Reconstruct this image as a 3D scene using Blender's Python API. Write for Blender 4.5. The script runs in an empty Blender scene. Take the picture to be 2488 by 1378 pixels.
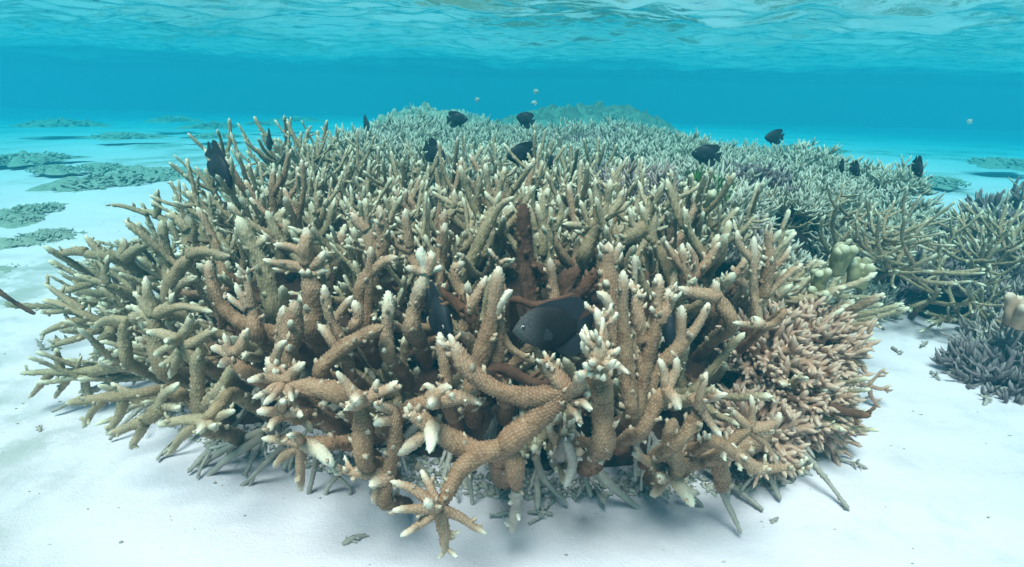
import bpy, math, random
import numpy as np
from mathutils import Vector, Matrix, Euler

# ------------------------------------------------------------------ camera, world, light, exposure
scene = bpy.context.scene
R = math.radians
FPX, CU, CV = 1381.0, 1244.0, 689.0
PITCH, ROLL = R(18.9), R(1.3)
CAM = np.array([0.0, 0.0, 0.55])
_F = np.array([0, math.cos(PITCH), -math.sin(PITCH)])
_R0 = np.array([1.0, 0, 0]); _U0 = np.array([0, math.sin(PITCH), math.cos(PITCH)])
_R = _R0 * math.cos(ROLL) + _U0 * math.sin(ROLL)
_U = _U0 * math.cos(ROLL) - _R0 * math.sin(ROLL)
cam_d = bpy.data.cameras.new('camera'); cam = bpy.data.objects.new('camera', cam_d)
scene.collection.objects.link(cam); scene.camera = cam
cam.matrix_world = Matrix(((_R[0], _U[0], -_F[0], CAM[0]), (_R[1], _U[1], -_F[1], CAM[1]), (_R[2], _U[2], -_F[2], CAM[2]), (0, 0, 0, 1)))
cam_d.sensor_width = 36; cam_d.lens = 36 * FPX / 2488
cam_d.clip_start = 0.01; cam_d.clip_end = 500

SUN_EL, SUN_AZ = R(66), R(200)      # azimuth the light comes from, clockwise from +Y
world = bpy.data.worlds.new('World'); scene.world = world; world.use_nodes = True
wn = world.node_tree; wn.nodes.clear()
sky = wn.nodes.new('ShaderNodeTexSky'); sky.sky_type = 'NISHITA'; sky.sun_disc = False
sky.sun_elevation = SUN_EL; sky.sun_rotation = SUN_AZ
bg = wn.nodes.new('ShaderNodeBackground'); bg.inputs[1].default_value = 0.065
wo = wn.nodes.new('ShaderNodeOutputWorld')
wn.links.new(sky.outputs[0], bg.inputs[0]); wn.links.new(bg.outputs[0], wo.inputs[0])
sun_d = bpy.data.lights.new('sun', 'SUN'); sun_d.energy = 5.0; sun_d.angle = R(26); sun_d.color = (1, .85, .80)
sun = bpy.data.objects.new('sun', sun_d); scene.collection.objects.link(sun)
sd = Vector((math.sin(SUN_AZ) * math.cos(SUN_EL), math.cos(SUN_AZ) * math.cos(SUN_EL), math.sin(SUN_EL)))
sun.rotation_euler = sd.to_track_quat('Z', 'Y').to_euler(); sun.location = (0, 0, 6)

scene.view_settings.view_transform = 'Standard'; scene.view_settings.look = 'None'
scene.view_settings.gamma = 1; scene.view_settings.exposure = 0.60
scene.view_settings.use_curve_mapping = False
cy = scene.cycles
cy.max_bounces = 10; cy.diffuse_bounces = 3; cy.glossy_bounces = 3; cy.transparent_max_bounces = 16
cy.volume_bounces = 3; cy.use_denoising = True
cy.sample_clamp_indirect = 6

# ------------------------------------------------------------------ helpers
C = scene.collection
rng = random.Random(7)
def ray(u, v):
    return _F + _R * ((u - CU) / FPX) - _U * ((v - CV) / FPX)
def at(u, v, Y):
    d = ray(u, v); t = (Y - CAM[1]) / d[1]
    return CAM + d * t, t
def at_t(u, v, t):
    return CAM + ray(u, v) * t
def at_z(u, v, z=0.0):
    d = ray(u, v); return CAM + d * ((z - CAM[2]) / d[2])
_TV = [230, 260, 300, 350, 400, 450, 500, 600, 700, 800, 950, 1100, 1240, 1340]
_TT = [5.2, 4.3, 3.0, 2.1, 1.65, 1.32, 1.12, .90, .75, .65, .585, .59, .59, .57]
def tenv(u, v):
    x = (u - 1250) / 1150
    return float(np.interp(v, _TV, _TT)) * (1 + .42 * x * x)

def link(o, parent=None):
    C.objects.link(o)
    if parent is not None: o.parent = parent
    return o
def tag(o, label=None, cat=None, group=None, kind=None):
    if label: o['label'] = label
    if cat: o['category'] = cat
    if group: o['group'] = group
    if kind: o['kind'] = kind
    return o
def empty(name, loc):
    o = bpy.data.objects.new(name, None); o.empty_display_size = .02
    o.location = tuple(loc); return link(o)
def make_mesh(name, verts, faces, mat, attr=None, smooth=True):
    """faces: list of (n,k) int arrays"""
    me = bpy.data.meshes.new(name)
    verts = np.asarray(verts, np.float32)
    faces = [np.asarray(f, np.int32) for f in (faces if isinstance(faces, list) else [faces]) if len(f)]
    nl = sum(f.size for f in faces); nf = sum(len(f) for f in faces)
    me.vertices.add(len(verts)); me.vertices.foreach_set('co', verts.ravel())
    me.loops.add(nl); me.polygons.add(nf)
    me.loops.foreach_set('vertex_index', np.concatenate([f.ravel() for f in faces]))
    starts, s = [], 0
    for f in faces:
        starts.append(s + np.arange(len(f)) * f.shape[1]); s += f.size
    me.polygons.foreach_set('loop_start', np.concatenate(starts).astype(np.int32))
    me.polygons.foreach_set('use_smooth', np.full(nf, smooth))
    me.update(calc_edges=True)
    if attr is not None:
        a = me.color_attributes.new('pig', 'FLOAT_COLOR', 'POINT')
        a.data.foreach_set('color', np.asarray(attr, np.float32).ravel())
    me.materials.append(mat); me.validate()
    return me
def obj(name, me, parent=None):
    return link(bpy.data.objects.new(name, me), parent)

class Geo:
    def __init__(s): s.v, s.q, s.t, s.a, s.n = [], [], [], [], 0
    def add(s, v, q=None, t=None, a=None):
        v = np.asarray(v, float); s.v.append(v)
        if q is not None and len(q): s.q.append(np.asarray(q) + s.n)
        if t is not None and len(t): s.t.append(np.asarray(t) + s.n)
        s.a.append(np.zeros((len(v), 4)) if a is None else a); s.n += len(v)
    def mesh(s, name, mat, origin=None, smooth=True):
        v = np.concatenate(s.v)
        if origin is not None: v = v - np.asarray(origin)
        f = []
        if s.q: f.append(np.concatenate(s.q))
        if s.t: f.append(np.concatenate(s.t))
        return make_mesh(name, v, f, mat, np.concatenate(s.a), smooth)

def spline(P, n):
    P = np.asarray(P, float)
    if len(P) == 2:
        t = np.linspace(0, 1, n)[:, None]; return P[0] * (1 - t) + P[1] * t
    Q = np.vstack([2 * P[0] - P[1], P, 2 * P[-1] - P[-2]])
    seg = np.linalg.norm(np.diff(P, axis=0), axis=1); cum = np.r_[0, np.cumsum(seg)] / seg.sum()
    out = []
    for s in np.linspace(0, 1, n):
        i = min(int(np.searchsorted(cum, s, 'right')) - 1, len(P) - 2)
        t = (s - cum[i]) / max(cum[i + 1] - cum[i], 1e-9)
        a, b, c, d = Q[i], Q[i + 1], Q[i + 2], Q[i + 3]
        out.append(.5 * ((2 * b) + (c - a) * t + (2 * a - 5 * b + 4 * c - d) * t * t + (3 * b - a - 3 * c + d) * t ** 3))
    return np.array(out)

def tube(g, P, r0, r1, cell=.0032, bump=.0013, nmax=30, seed=0, tiplen=.028, algae=0., tipamt=1., lump=.08, blunt=1.0, nmin=5, rnd=False):
    """tapered coral finger, P = control points base -> tip; its polyp cups are alternate raised vertices"""
    rs = np.random.RandomState(seed & 0x7fffffff)
    P = np.asarray(P, float)
    L = np.linalg.norm(np.diff(P, axis=0), axis=1).sum()
    n = int(np.clip(L / cell, 4, 150)); m = int(np.clip(2 * math.pi * max(r0, r1) / cell, nmin, nmax)); m += m % 2
    c = spline(P, n)
    wob = (r0 + r1) * .10 * spline(rs.normal(size=(5, 3)), n); wob *= np.linspace(0, 1, n)[:, None] ** .5; c = c + wob
    T = np.gradient(c, axis=0); T /= np.linalg.norm(T, axis=1)[:, None] + 1e-12
    ref = np.array([0, 0, 1.]) if abs(T[0][2]) < .9 else np.array([1., 0, 0])
    N = np.zeros_like(T); x = np.cross(T[0], ref); N[0] = x / np.linalg.norm(x)
    for i in range(1, n):
        x = N[i - 1] - T[i] * (N[i - 1] @ T[i]); N[i] = x / (np.linalg.norm(x) + 1e-12)
    B = np.cross(T, N)
    s = np.linspace(0, L, n)
    rad = r0 + (r1 - r0) * (s / L) ** 1.2
    capl = r1 * 3.1 * blunt; e = np.clip((s - (L - capl)) / capl, 0, 1); rad = rad * np.clip(1 - e ** 1.9, .012, 1) ** .62
    if rnd: rad = (r0 + (r1 - r0) * (s / L)) * np.sqrt(np.clip(1 - np.clip((s - (L - r1)) / r1, 0, 1) ** 2, .02, 1))
    rad = rad * (1 + lump * spline(rs.normal(size=(max(3, n // 6), 1)), n)[:, 0])
    th = np.arange(m) * 2 * math.pi / m
    ii, jj = np.meshgrid(np.arange(n), np.arange(m), indexing='ij')
    peak = ((ii % 2 == 0) & ((jj + ii // 2) % 2 == 0)).astype(float)
    peak = peak * (rs.rand(n, m) > .13)
    amp = (peak * (.15 + 1.5 * rs.rand(n, m)) + .12 * rs.rand(n, m)) * bump * np.clip(rad / (r1 * .8), .35, 1)[:, None]
    oval = 1 + .06 * np.cos(2 * th + rs.rand() * 6)[None, :]
    rr = rad[:, None] * oval + amp
    tj = th[None, :] + rs.uniform(-.4, .4, (n, m)) * (2 * math.pi / m) + .10 * np.sin(np.arange(n) * .23 + rs.rand() * 6)[:, None]
    dirs = N[:, None, :] * np.cos(tj)[:, :, None] + B[:, None, :] * np.sin(tj)[:, :, None]
    ax = rs.uniform(-.4, .4, (n, m)) * (L / n); ax[0] = ax[-1] = 0
    V = c[:, None, :] + dirs * rr[:, :, None] + T[:, None, :] * (amp * 1.0 + ax)[:, :, None]
    V = V.reshape(-1, 3)
    tip = np.clip(1 - (L - s) / tiplen, 0, 1)[:, None] * np.ones(m) * tipamt
    base = np.clip(1 - s / (L * .7 + 1e-6), 0, 1)[:, None] * np.ones(m) * algae
    lng = np.clip(1 - (L - s) / (tiplen * 4.5), 0, 1)[:, None] * np.ones(m) * tipamt
    A = np.stack([tip, peak * (bump > 1e-5), base, lng], -1).reshape(-1, 4)
    i = np.arange(n - 1)[:, None] * m; j = np.arange(m)[None, :]; j2 = (j + 1) % m
    q = np.stack([i + j, i + j2, i + m + j2, i + m + j], -1).reshape(-1, 4)
    V = np.vstack([V, c[-1] + T[-1] * capl * .05, c[0]]); A = np.vstack([A, [tipamt, 1, 0, tipamt], [0, 0, algae, 0]])
    k = n * m; l = (n - 1) * m; jv = np.arange(m)
    t = np.concatenate([np.stack([l + jv, l + (jv + 1) % m, np.full(m, k)], -1), np.stack([(jv + 1) % m, jv, np.full(m, k + 1)], -1)])
    g.add(V, q, t, A)
    return c, T, rad

def stubs(g, c, T, rad, k, lo, hi, ln, seed, cell=.0032, bump=.001, tipamt=1., ang=.9):
    """short radial branchlets budding from a finger"""
    rs = np.random.RandomState(seed)
    n = len(c)
    for _ in range(k):
        i = int(n * (lo + (hi - lo) * rs.rand())); i = min(max(i, 0), n - 1)
        d = rs.normal(size=3); d -= T[i] * (d @ T[i]); d /= np.linalg.norm(d) + 1e-9
        a = ang * (.7 + .5 * rs.rand()); dr = d * math.sin(a) + T[i] * math.cos(a)
        l = ln * (.6 + .8 * rs.rand())
        p0 = c[i] + d * rad[i] * .4; p1 = p0 + dr * l * .6 + d * rad[i] * .3; p2 = p1 + (dr * .6 + np.array([0, 0, .5])) * l * .4
        tube(g, [p0, p1, p2], max(rad[i] * .42, .0022), max(rad[i] * .26, .0016), cell, bump, 14, rs.randint(1 << 30), tiplen=l * .8, tipamt=tipamt)

# ------------------------------------------------------------------ materials
def nodes(name):
    m = bpy.data.materials.new(name); m.use_nodes = True; nt = m.node_tree; nt.nodes.clear()
    out = nt.nodes.new('ShaderNodeOutputMaterial'); b = nt.nodes.new('ShaderNodeBsdfPrincipled')
    nt.links.new(b.outputs[0], out.inputs[0]); return m, nt, b
def mixc(nt, f, a, b, mode='MIX'):
    n = nt.nodes.new('ShaderNodeMix'); n.data_type = 'RGBA'; n.blend_type = mode
    for s, v in ((0, f), (6, a), (7, b)):
        if hasattr(v, 'is_output'): nt.links.new(v, n.inputs[s])
        elif s == 0: n.inputs[0].default_value = v
        else: n.inputs[s].default_value = (*v, 1)
    return n.outputs[2]
def noise(nt, scale, detail=4, rough=.6, coord='Object'):
    tc = nt.nodes.new('ShaderNodeTexCoord'); n = nt.nodes.new('ShaderNodeTexNoise')
    n.inputs['Scale'].default_value = scale; n.inputs['Detail'].default_value = detail; n.inputs['Roughness'].default_value = rough
    nt.links.new(tc.outputs[coord], n.inputs['Vector']); return n.outputs['Fac']
def ramp(nt, x, lo, hi):
    n = nt.nodes.new('ShaderNodeMapRange'); n.interpolation_type = 'SMOOTHSTEP'
    nt.links.new(x, n.inputs[0]); n.inputs[1].default_value = lo; n.inputs[2].default_value = hi; return n.outputs[0]
def math_(nt, op, a, b):
    n = nt.nodes.new('ShaderNodeMath'); n.operation = op
    for i, v in enumerate((a, b)):
        if hasattr(v, 'is_output'): nt.links.new(v, n.inputs[i])
        else: n.inputs[i].default_value = v
    return n.outputs[0]
def bump_(nt, b, h, strength, dist):
    n = nt.nodes.new('ShaderNodeBump'); n.inputs['Strength'].default_value = strength; n.inputs['Distance'].default_value = dist
    nt.links.new(h, n.inputs['Height']); nt.links.new(n.outputs[0], b.inputs['Normal'])

def coral_mat(name, body, body2, cup, tip, turf, rough=.75):
    m, nt, b = nodes(name)
    at_ = nt.nodes.new('ShaderNodeAttribute'); at_.attribute_name = 'pig'
    sep = nt.nodes.new('ShaderNodeSeparateColor'); nt.links.new(at_.outputs['Color'], sep.inputs[0])
    oi = nt.nodes.new('ShaderNodeObjectInfo')
    c = mixc(nt, oi.outputs['Random'], body, body2)
    n1 = noise(nt, 45, 5)
    c = mixc(nt, ramp(nt, n1, .35, .7), c, tuple(x * .62 for x in body))
    tf = math_(nt, 'ADD', sep.outputs[2], math_(nt, 'MULTIPLY', math_(nt, 'SUBTRACT', noise(nt, 22, 5), .5), 1.1))
    tf = math_(nt, 'MULTIPLY', ramp(nt, tf, .25, .75), ramp(nt, sep.outputs[2], .0, .12))
    lg = at_.outputs['Alpha']
    c = mixc(nt, math_(nt, 'MULTIPLY', lg, .35), c, cup)
    c = mixc(nt, math_(nt, 'MULTIPLY', sep.outputs[1], math_(nt, 'ADD', math_(nt, 'MULTIPLY', lg, .42), .36)), c, cup)
    c = mixc(nt, tf, c, turf)
    tp = math_(nt, 'POWER', sep.outputs[0], 1.3)
    c = mixc(nt, tp, c, tip)
    nt.links.new(c, b.inputs['Base Color']); b.inputs['Roughness'].default_value = rough
    b.inputs['Specular IOR Level'].default_value = .25
    bump_(nt, b, noise(nt, 420, 3), .35, .0012)
    return m
M_BROWN = coral_mat('tan_brown_coral', (.29, .142, .076), (.31, .185, .105), (.64, .43, .295), (.82, .74, .58), (.17, .07, .035))
M_OLIVE = coral_mat('olive_tan_coral', (.31, .215, .115), (.32, .185, .105), (.60, .48, .33), (.82, .75, .57), (.12, .07, .04))
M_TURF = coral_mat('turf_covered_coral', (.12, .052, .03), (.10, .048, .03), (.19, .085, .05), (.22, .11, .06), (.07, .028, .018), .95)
M_DEAD = coral_mat('bleached_dead_coral', (.42, .34, .28), (.30, .24, .20), (.52, .44, .37), (.60, .54, .48), (.22, .17, .13), .9)
M_FINE = coral_mat('fine_brown_coral', (.42, .215, .14), (.40, .22, .145), (.54, .33, .24), (.76, .54, .41), (.20, .09, .05))
M_GREY = coral_mat('pale_grey_coral', (.40, .30, .22), (.34, .33, .20), (.5, .46, .38), (.78, .74, .62), (.10, .08, .06))
M_DARK = coral_mat('dark_purple_coral', (.15, .095, .11), (.17, .11, .10), (.2, .14, .14), (.32, .25, .24), (.05, .03, .03))

# sand
m, nt, b = nodes('white_sand'); M_SAND = m
n_big = noise(nt, 1.1, 4); n_mid = noise(nt, 9, 5); n_f = noise(nt, 160, 3)
c = mixc(nt, ramp(nt, n_big, .4, .72), (.74, .60, .645), (.64, .525, .555))
c = mixc(nt, math_(nt, 'MULTIPLY', ramp(nt, n_mid, .56, .78), .35), c, (.36, .34, .31))
c = mixc(nt, math_(nt, 'MULTIPLY', math_(nt, 'MULTIPLY', ramp(nt, noise(nt, .55, 5, .65), .46, .58), ramp(nt, noise(nt, 3.2, 5, .7), .45, .56)), .65), c, (.24, .26, .20))
c = mixc(nt, math_(nt, 'MULTIPLY', ramp(nt, n_f, .64, .74), .22), c, (.30, .27, .22))
nt.links.new(c, b.inputs['Base Color']); b.inputs['Roughness'].default_value = .95; b.inputs['Specular IOR Level'].default_value = .1
bump_(nt, b, math_(nt, 'ADD', noise(nt, 300, 3), math_(nt, 'MULTIPLY', noise(nt, 35, 4), 2.)), .35, .004)
# reef rock
m, nt, b = nodes('turf_covered_rock'); M_ROCK = m
c = mixc(nt, ramp(nt, noise(nt, 14, 6), .38, .66), (.075, .032, .02), (.03, .02, .017))
c = mixc(nt, ramp(nt, noise(nt, 5, 4), .55, .75), c, (.09, .07, .05))
nt.links.new(c, b.inputs['Base Color']); b.inputs['Roughness'].default_value = 1; b.inputs['Specular IOR Level'].default_value = .05
bump_(nt, b, noise(nt, 60, 6), .9, .01)
# water surface: clear, mirror by Fresnel, seen from beneath
m = bpy.data.materials.new('rippled_water'); m.use_nodes = True; nt = m.node_tree; nt.nodes.clear(); M_WATER = m
out = nt.nodes.new('ShaderNodeOutputMaterial'); mx = nt.nodes.new('ShaderNodeMixShader')
tr = nt.nodes.new('ShaderNodeBsdfTransparent'); gl = nt.nodes.new('ShaderNodeBsdfGlossy'); fr = nt.nodes.new('ShaderNodeFresnel')
gl.inputs['Roughness'].default_value = .06; fr.inputs['IOR'].default_value = 1.33
tc = nt.nodes.new('ShaderNodeTexCoord'); mp = nt.nodes.new('ShaderNodeMapping'); mp.inputs['Scale'].default_value = (1.0, 1.7, 1)
mp.inputs['Rotation'].default_value = (0, 0, R(12))
nz = nt.nodes.new('ShaderNodeTexNoise'); nz.inputs['Scale'].default_value = 7; nz.inputs['Detail'].default_value = 5
bp = nt.nodes.new('ShaderNodeBump'); bp.inputs['Strength'].default_value = .8; bp.inputs['Distance'].default_value = .02
L_ = nt.links.new
L_(tc.outputs['Object'], mp.inputs[0]); L_(mp.outputs[0], nz.inputs['Vector']); L_(nz.outputs['Fac'], bp.inputs['Height'])
L_(bp.outputs[0], gl.inputs['Normal']); L_(bp.outputs[0], fr.inputs['Normal'])
L_(fr.outputs[0], mx.inputs[0]); L_(tr.outputs[0], mx.inputs[1]); L_(gl.outputs[0], mx.inputs[2]); L_(mx.outputs[0], out.inputs[0])

def plain(name, col, rough=.5, spec=.3, var=None, vs=60):
    m, nt, b = nodes(name)
    if var:
        nt.links.new(mixc(nt, ramp(nt, noise(nt, vs, 4), .35, .65), col, var), b.inputs['Base Color'])
    else: b.inputs['Base Color'].default_value = (*col, 1)
    b.inputs['Roughness'].default_value = rough; b.inputs['Specular IOR Level'].default_value = spec
    return m

# ------------------------------------------------------------------ haze = the water body
m = bpy.data.materials.new('turquoise_water_volume'); m.use_nodes = True; nt = m.node_tree; nt.nodes.clear()
out = nt.nodes.new('ShaderNodeOutputMaterial'); pv = nt.nodes.new('ShaderNodeVolumePrincipled')
DENS = .56
pv.inputs['Density'].default_value = DENS
pv.inputs['Color'].default_value = (.006, .064, .088, 1)
pv.inputs['Absorption Color'].default_value = (.19, .775, .825, 1)
pv.inputs['Anisotropy'].default_value = .0
nt.links.new(pv.outputs[0], out.inputs['Volume'])
def boxmesh(name, x0, x1, y0, y1, z0, z1, mat):
    v = [(x, y, z) for x in (x0, x1) for y in (y0, y1) for z in (z0, z1)]
    f = [(0, 1, 3, 2), (4, 6, 7, 5), (0, 4, 5, 1), (2, 3, 7, 6), (0, 2, 6, 4), (1, 5, 7, 3)]
    return make_mesh(name, v, np.array(f), mat, smooth=False)
haze = obj('haze', boxmesh('haze', -31, 31, -31, 31, -2.4, 1.24, m)); tag(haze, kind='stuff', label='clear turquoise sea water filling the whole scene')

# ------------------------------------------------------------------ smooth noise helper for terrain and waves
def vnoise(x, y, seed=0):
    xi = np.floor(x).astype(np.int64); yi = np.floor(y).astype(np.int64); fx = x - xi; fy = y - yi
    def h(a, b):
        n = (a * 374761393 + b * 668265263 + seed * 974634777) & 0x7fffffff
        n = ((n ^ (n >> 13)) * 1274126177) & 0x7fffffff
        return (n & 0xffff) / 65535.
    fx = fx * fx * (3 - 2 * fx); fy = fy * fy * (3 - 2 * fy)
    return (h(xi, yi) * (1 - fx) + h(xi + 1, yi) * fx) * (1 - fy) + (h(xi, yi + 1) * (1 - fx) + h(xi + 1, yi + 1) * fx) * fy
def fbm(x, y, o=4, seed=0):
    s = 0; a = .5
    for i in range(o):
        s = s + a * (vnoise(x * 2 ** i, y * 2 ** i, seed + i) - .5); a *= .5
    return s * 2
def gradline(lo, hi, c0, c1, fine, coarse_max):
    p = list(np.arange(c0, c1 + 1e-6, fine)); s = fine; x = c1
    while x < hi: s = min(s * 1.18, coarse_max); x = min(x + s, hi); p.append(x)
    s = fine; x = c0; q = []
    while x > lo: s = min(s * 1.18, coarse_max); x = max(x - s, lo); q.append(x)
    return np.array(q[::-1] + p)
def heightfield(name, xs, ys, fn, mat, flip=False):
    X, Y = np.meshgrid(xs, ys, indexing='ij'); Z = fn(X, Y)
    n, k = X.shape; i = np.arange(n - 1)[:, None] * k; j = np.arange(k - 1)[None, :]
    q = np.stack([i + j, i + k + j, i + k + j + 1, i + j + 1], -1).reshape(-1, 4)
    if flip: q = q[:, ::-1]
    return make_mesh(name, np.stack([X, Y, Z], -1).reshape(-1, 3), q, mat)

def sand_z(x, y):
    x = np.asarray(x, float); y = np.asarray(y, float)
    far = np.clip((np.hypot(x, y) - 1.5) / 4, 0, 1)
    return -.035 * np.clip(np.hypot(x, y) - 4, 0, 26) + .018 * fbm(x * 1.3, y * 1.3, 3, 3) + .05 * far * fbm(x * .5, y * .5, 3, 5) + .005 * fbm(x * 9, y * 9, 3, 9) + .003 * np.clip(1 - np.hypot(x, y) / 6, 0, 1) * np.sin(2 * math.pi * (y * 9 + x * 2) + 5 * fbm(x * 1.5, y * 1.5, 2, 77))
xs = gradline(-30, 30, -2.2, 2.2, .03, 1.5); ys = gradline(-30, 30, .2, 3.4, .03, 1.5)
g0 = obj('seabed', heightfield('seabed', xs, ys, sand_z, M_SAND)); tag(g0, 'white sandy sea floor with soft ripples', kind='structure')

WZ = 1.07
def wave_z(x, y):
    s = .030 * np.sin(2 * math.pi * (x * .10 + y * .42) + 3.2 * fbm(x * .35, y * .35, 2, 40))
    s = s + .12 * fbm(x * .55, y * .95, 3, 21) + .080 * fbm(x * 1.6 + y * .5, y * 3.4, 3, 31) + .030 * fbm(x * 5, y * 13, 2, 33)
    return WZ + s
xs = gradline(-30, 30, -6, 6, .045, 1.2); ys = gradline(-30, 30, 2.2, 10, .035, 1.2)
w0 = obj('water_surface', heightfield('water_surface', xs, ys, wave_z, M_WATER)); tag(w0, 'rippling underside of the sea surface', kind='structure')

# ------------------------------------------------------------------ reef footprint
P1 = np.array([(-.78, 1.05), (-.66, .92), (-.45, .80), (0, .72), (.4, .74), (.56, .86), (.62, 1.05), (.74, 1.32), (1.10, 1.50), (1.55, 1.9), (1.6, 2.5), (1.3, 3.0), (.9, 3.7), (-.6, 3.7), (-.88, 2.8), (-1.02, 2.1), (-1.04, 1.6), (-.92, 1.25)])
P2 = np.array([(.80, 1.45), (1.0, 1.27), (1.22, 1.12), (1.36, 1.0), (2.0, 1.0), (2.2, 1.7), (1.8, 2.1), (1.45, 2.0), (1.15, 1.66)])
def sdist(P, x, y):
    x = np.asarray(x, float); y = np.asarray(y, float)
    d = np.full(x.shape, 1e9); ins = np.zeros(x.shape, bool)
    for k in range(len(P)):
        a, b_ = P[k], P[(k + 1) % len(P)]
        e = b_ - a; w = np.stack([x - a[0], y - a[1]], -1)
        t = np.clip((w @ e) / (e @ e), 0, 1); d = np.minimum(d, np.hypot(w[..., 0] - t * e[0], w[..., 1] - t * e[1]))
        c1 = (a[1] > y) != (b_[1] > y)
        with np.errstate(divide='ignore', invalid='ignore'):
            xx = (b_[0] - a[0]) * (y - a[1]) / (b_[1] - a[1]) + a[0]
        ins ^= c1 & (x < xx)
    return np.where(ins, d, -d)
def sm(t): t = np.clip(t, 0, 1); return t * t * (3 - 2 * t)
def top1(x, y):
    return .13 + .21 * sm(sdist(P1, x, y) / .26) + .03 * sm((-np.asarray(x) - .3) / .35) * sm((np.asarray(y) - 1.2) / .4) + .04 * sm((np.asarray(y) - 2.2) / 1.2)
def top2(x, y):
    return .10 + .16 * sm(sdist(P2, x, y) / .24)
def rock(P, topf, depth, seed, name, label):
    x0, y0 = P.min(0); x1, y1 = P.max(0)
    xs = np.arange(x0, x1, .013); ys = np.arange(y0, y1, .013)
    def fn(X, Y):
        d = sdist(P, X, Y)
        h = (topf(X, Y) - depth) * sm((d - .02) / .12) - .05 * (d < .02) + (.07 * fbm(X * 6, Y * 6, 4, seed) + .035 * fbm(X * 30, Y * 30, 3, seed + 9)) * sm(d / .1)
        return np.where(d < 0, -.06, h)
    o = obj(name, heightfield(name, xs, ys, fn, M_ROCK)); tag(o, label, 'reef rock'); return o
rock(P1, top1, .15, 61, 'reef_base', 'dark brown turf covered reef rock under the large staghorn thicket')
rock(P2 * .92 + P2.mean(0) * .08 + np.array([.03, .07]), top2, .17, 71, 'reef_base', 'dark reef rock under the separate coral thicket beyond the sand gap')

# ------------------------------------------------------------------ hero corals traced as stems with their own depth
NH = [0]
def hero(label, spec, dY=0., mat=None, Y=None, ext=True, stub=0, name='staghorn_coral', cat='coral', algae=.8, bump=None, group='staghorn corals of the large thicket'):
    """spec: list of (points, w0, w1[, opts]); points (u,v[,dy]) base -> tip in photo pixels, set at world depth Y"""
    NH[0] += 1; sd0 = NH[0] * 101
    pts0 = spec[0][0]; uc = np.mean([p[0] for p in pts0]); vc = np.mean([p[1] for p in pts0])
    if Y is None:
        t = tenv(uc, vc); Y = (at_t(uc, vc, t))[1]
    Y += dY
    mat = mat or (M_BROWN if (vc > 640 and uc > 560) else M_OLIVE)
    org = None; root = None; first = None
    for k, sp in enumerate(spec):
        P, ts = [], []
        for p in sp[0]:
            q, t = at(p[0], p[1], Y + (p[2] if len(p) > 2 else 0)); P.append(q); ts.append(t)
        opt = sp[3] if len(sp) > 3 else {}
        r0 = sp[1] * .43 / FPX * ts[0]; r1 = sp[2] * .44 / FPX * ts[-1]
        if k == 0:
            if ext:
                back = P[0] + np.array([.0, .05, -.045]); back2 = back + np.array([0, .06, -.06])
                back2[2] = max(back2[2], .02); P = [back2, back] + P; r0 *= 1.05
            org = P[0].copy(); root = empty(name, org); tag(root, label, cat, group)
        tm = np.mean(ts)
        cell = .0019 if tm < .72 else (.0024 if tm < .95 else (.0032 if tm < 1.3 else .005))
        g = Geo()
        bm = (.0014 if tm < .95 else .0017) if bump is None else bump
        if mat is M_TURF: bm, cell = .0034, .0034
        bm = min(bm, r1 * .26)
        c, T, rad = tube(g, P, r0, r1, cell, bm, 46, sd0 + k, tiplen=opt.get('tl', .015), algae=(algae if k == 0 else .15 * algae), tipamt=opt.get('tip', .9))
        ns = opt.get('st', stub)
        if ns: stubs(g, c, T, rad, ns, opt.get('lo', .55), .97, opt.get('sl', .014), sd0 + k + 50, cell)
        if mat is not M_DEAD and mat is not M_TURF and opt.get('mat') is None:
            ln_ = np.linalg.norm(np.diff(c, axis=0), axis=1).sum()
            stubs(g, c, T, rad, int(ln_ / .021), .30, .95, .0085 if tm < .9 else .012, sd0 + k + 70, cell, tipamt=.55, ang=1.0)
        me = g.mesh('branch', opt.get('mat', mat), org)
        if k == 0: obj('stem', me, root)
        else: obj('branch', me, root)
    return root

T0 = {'tip': 0.}
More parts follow.
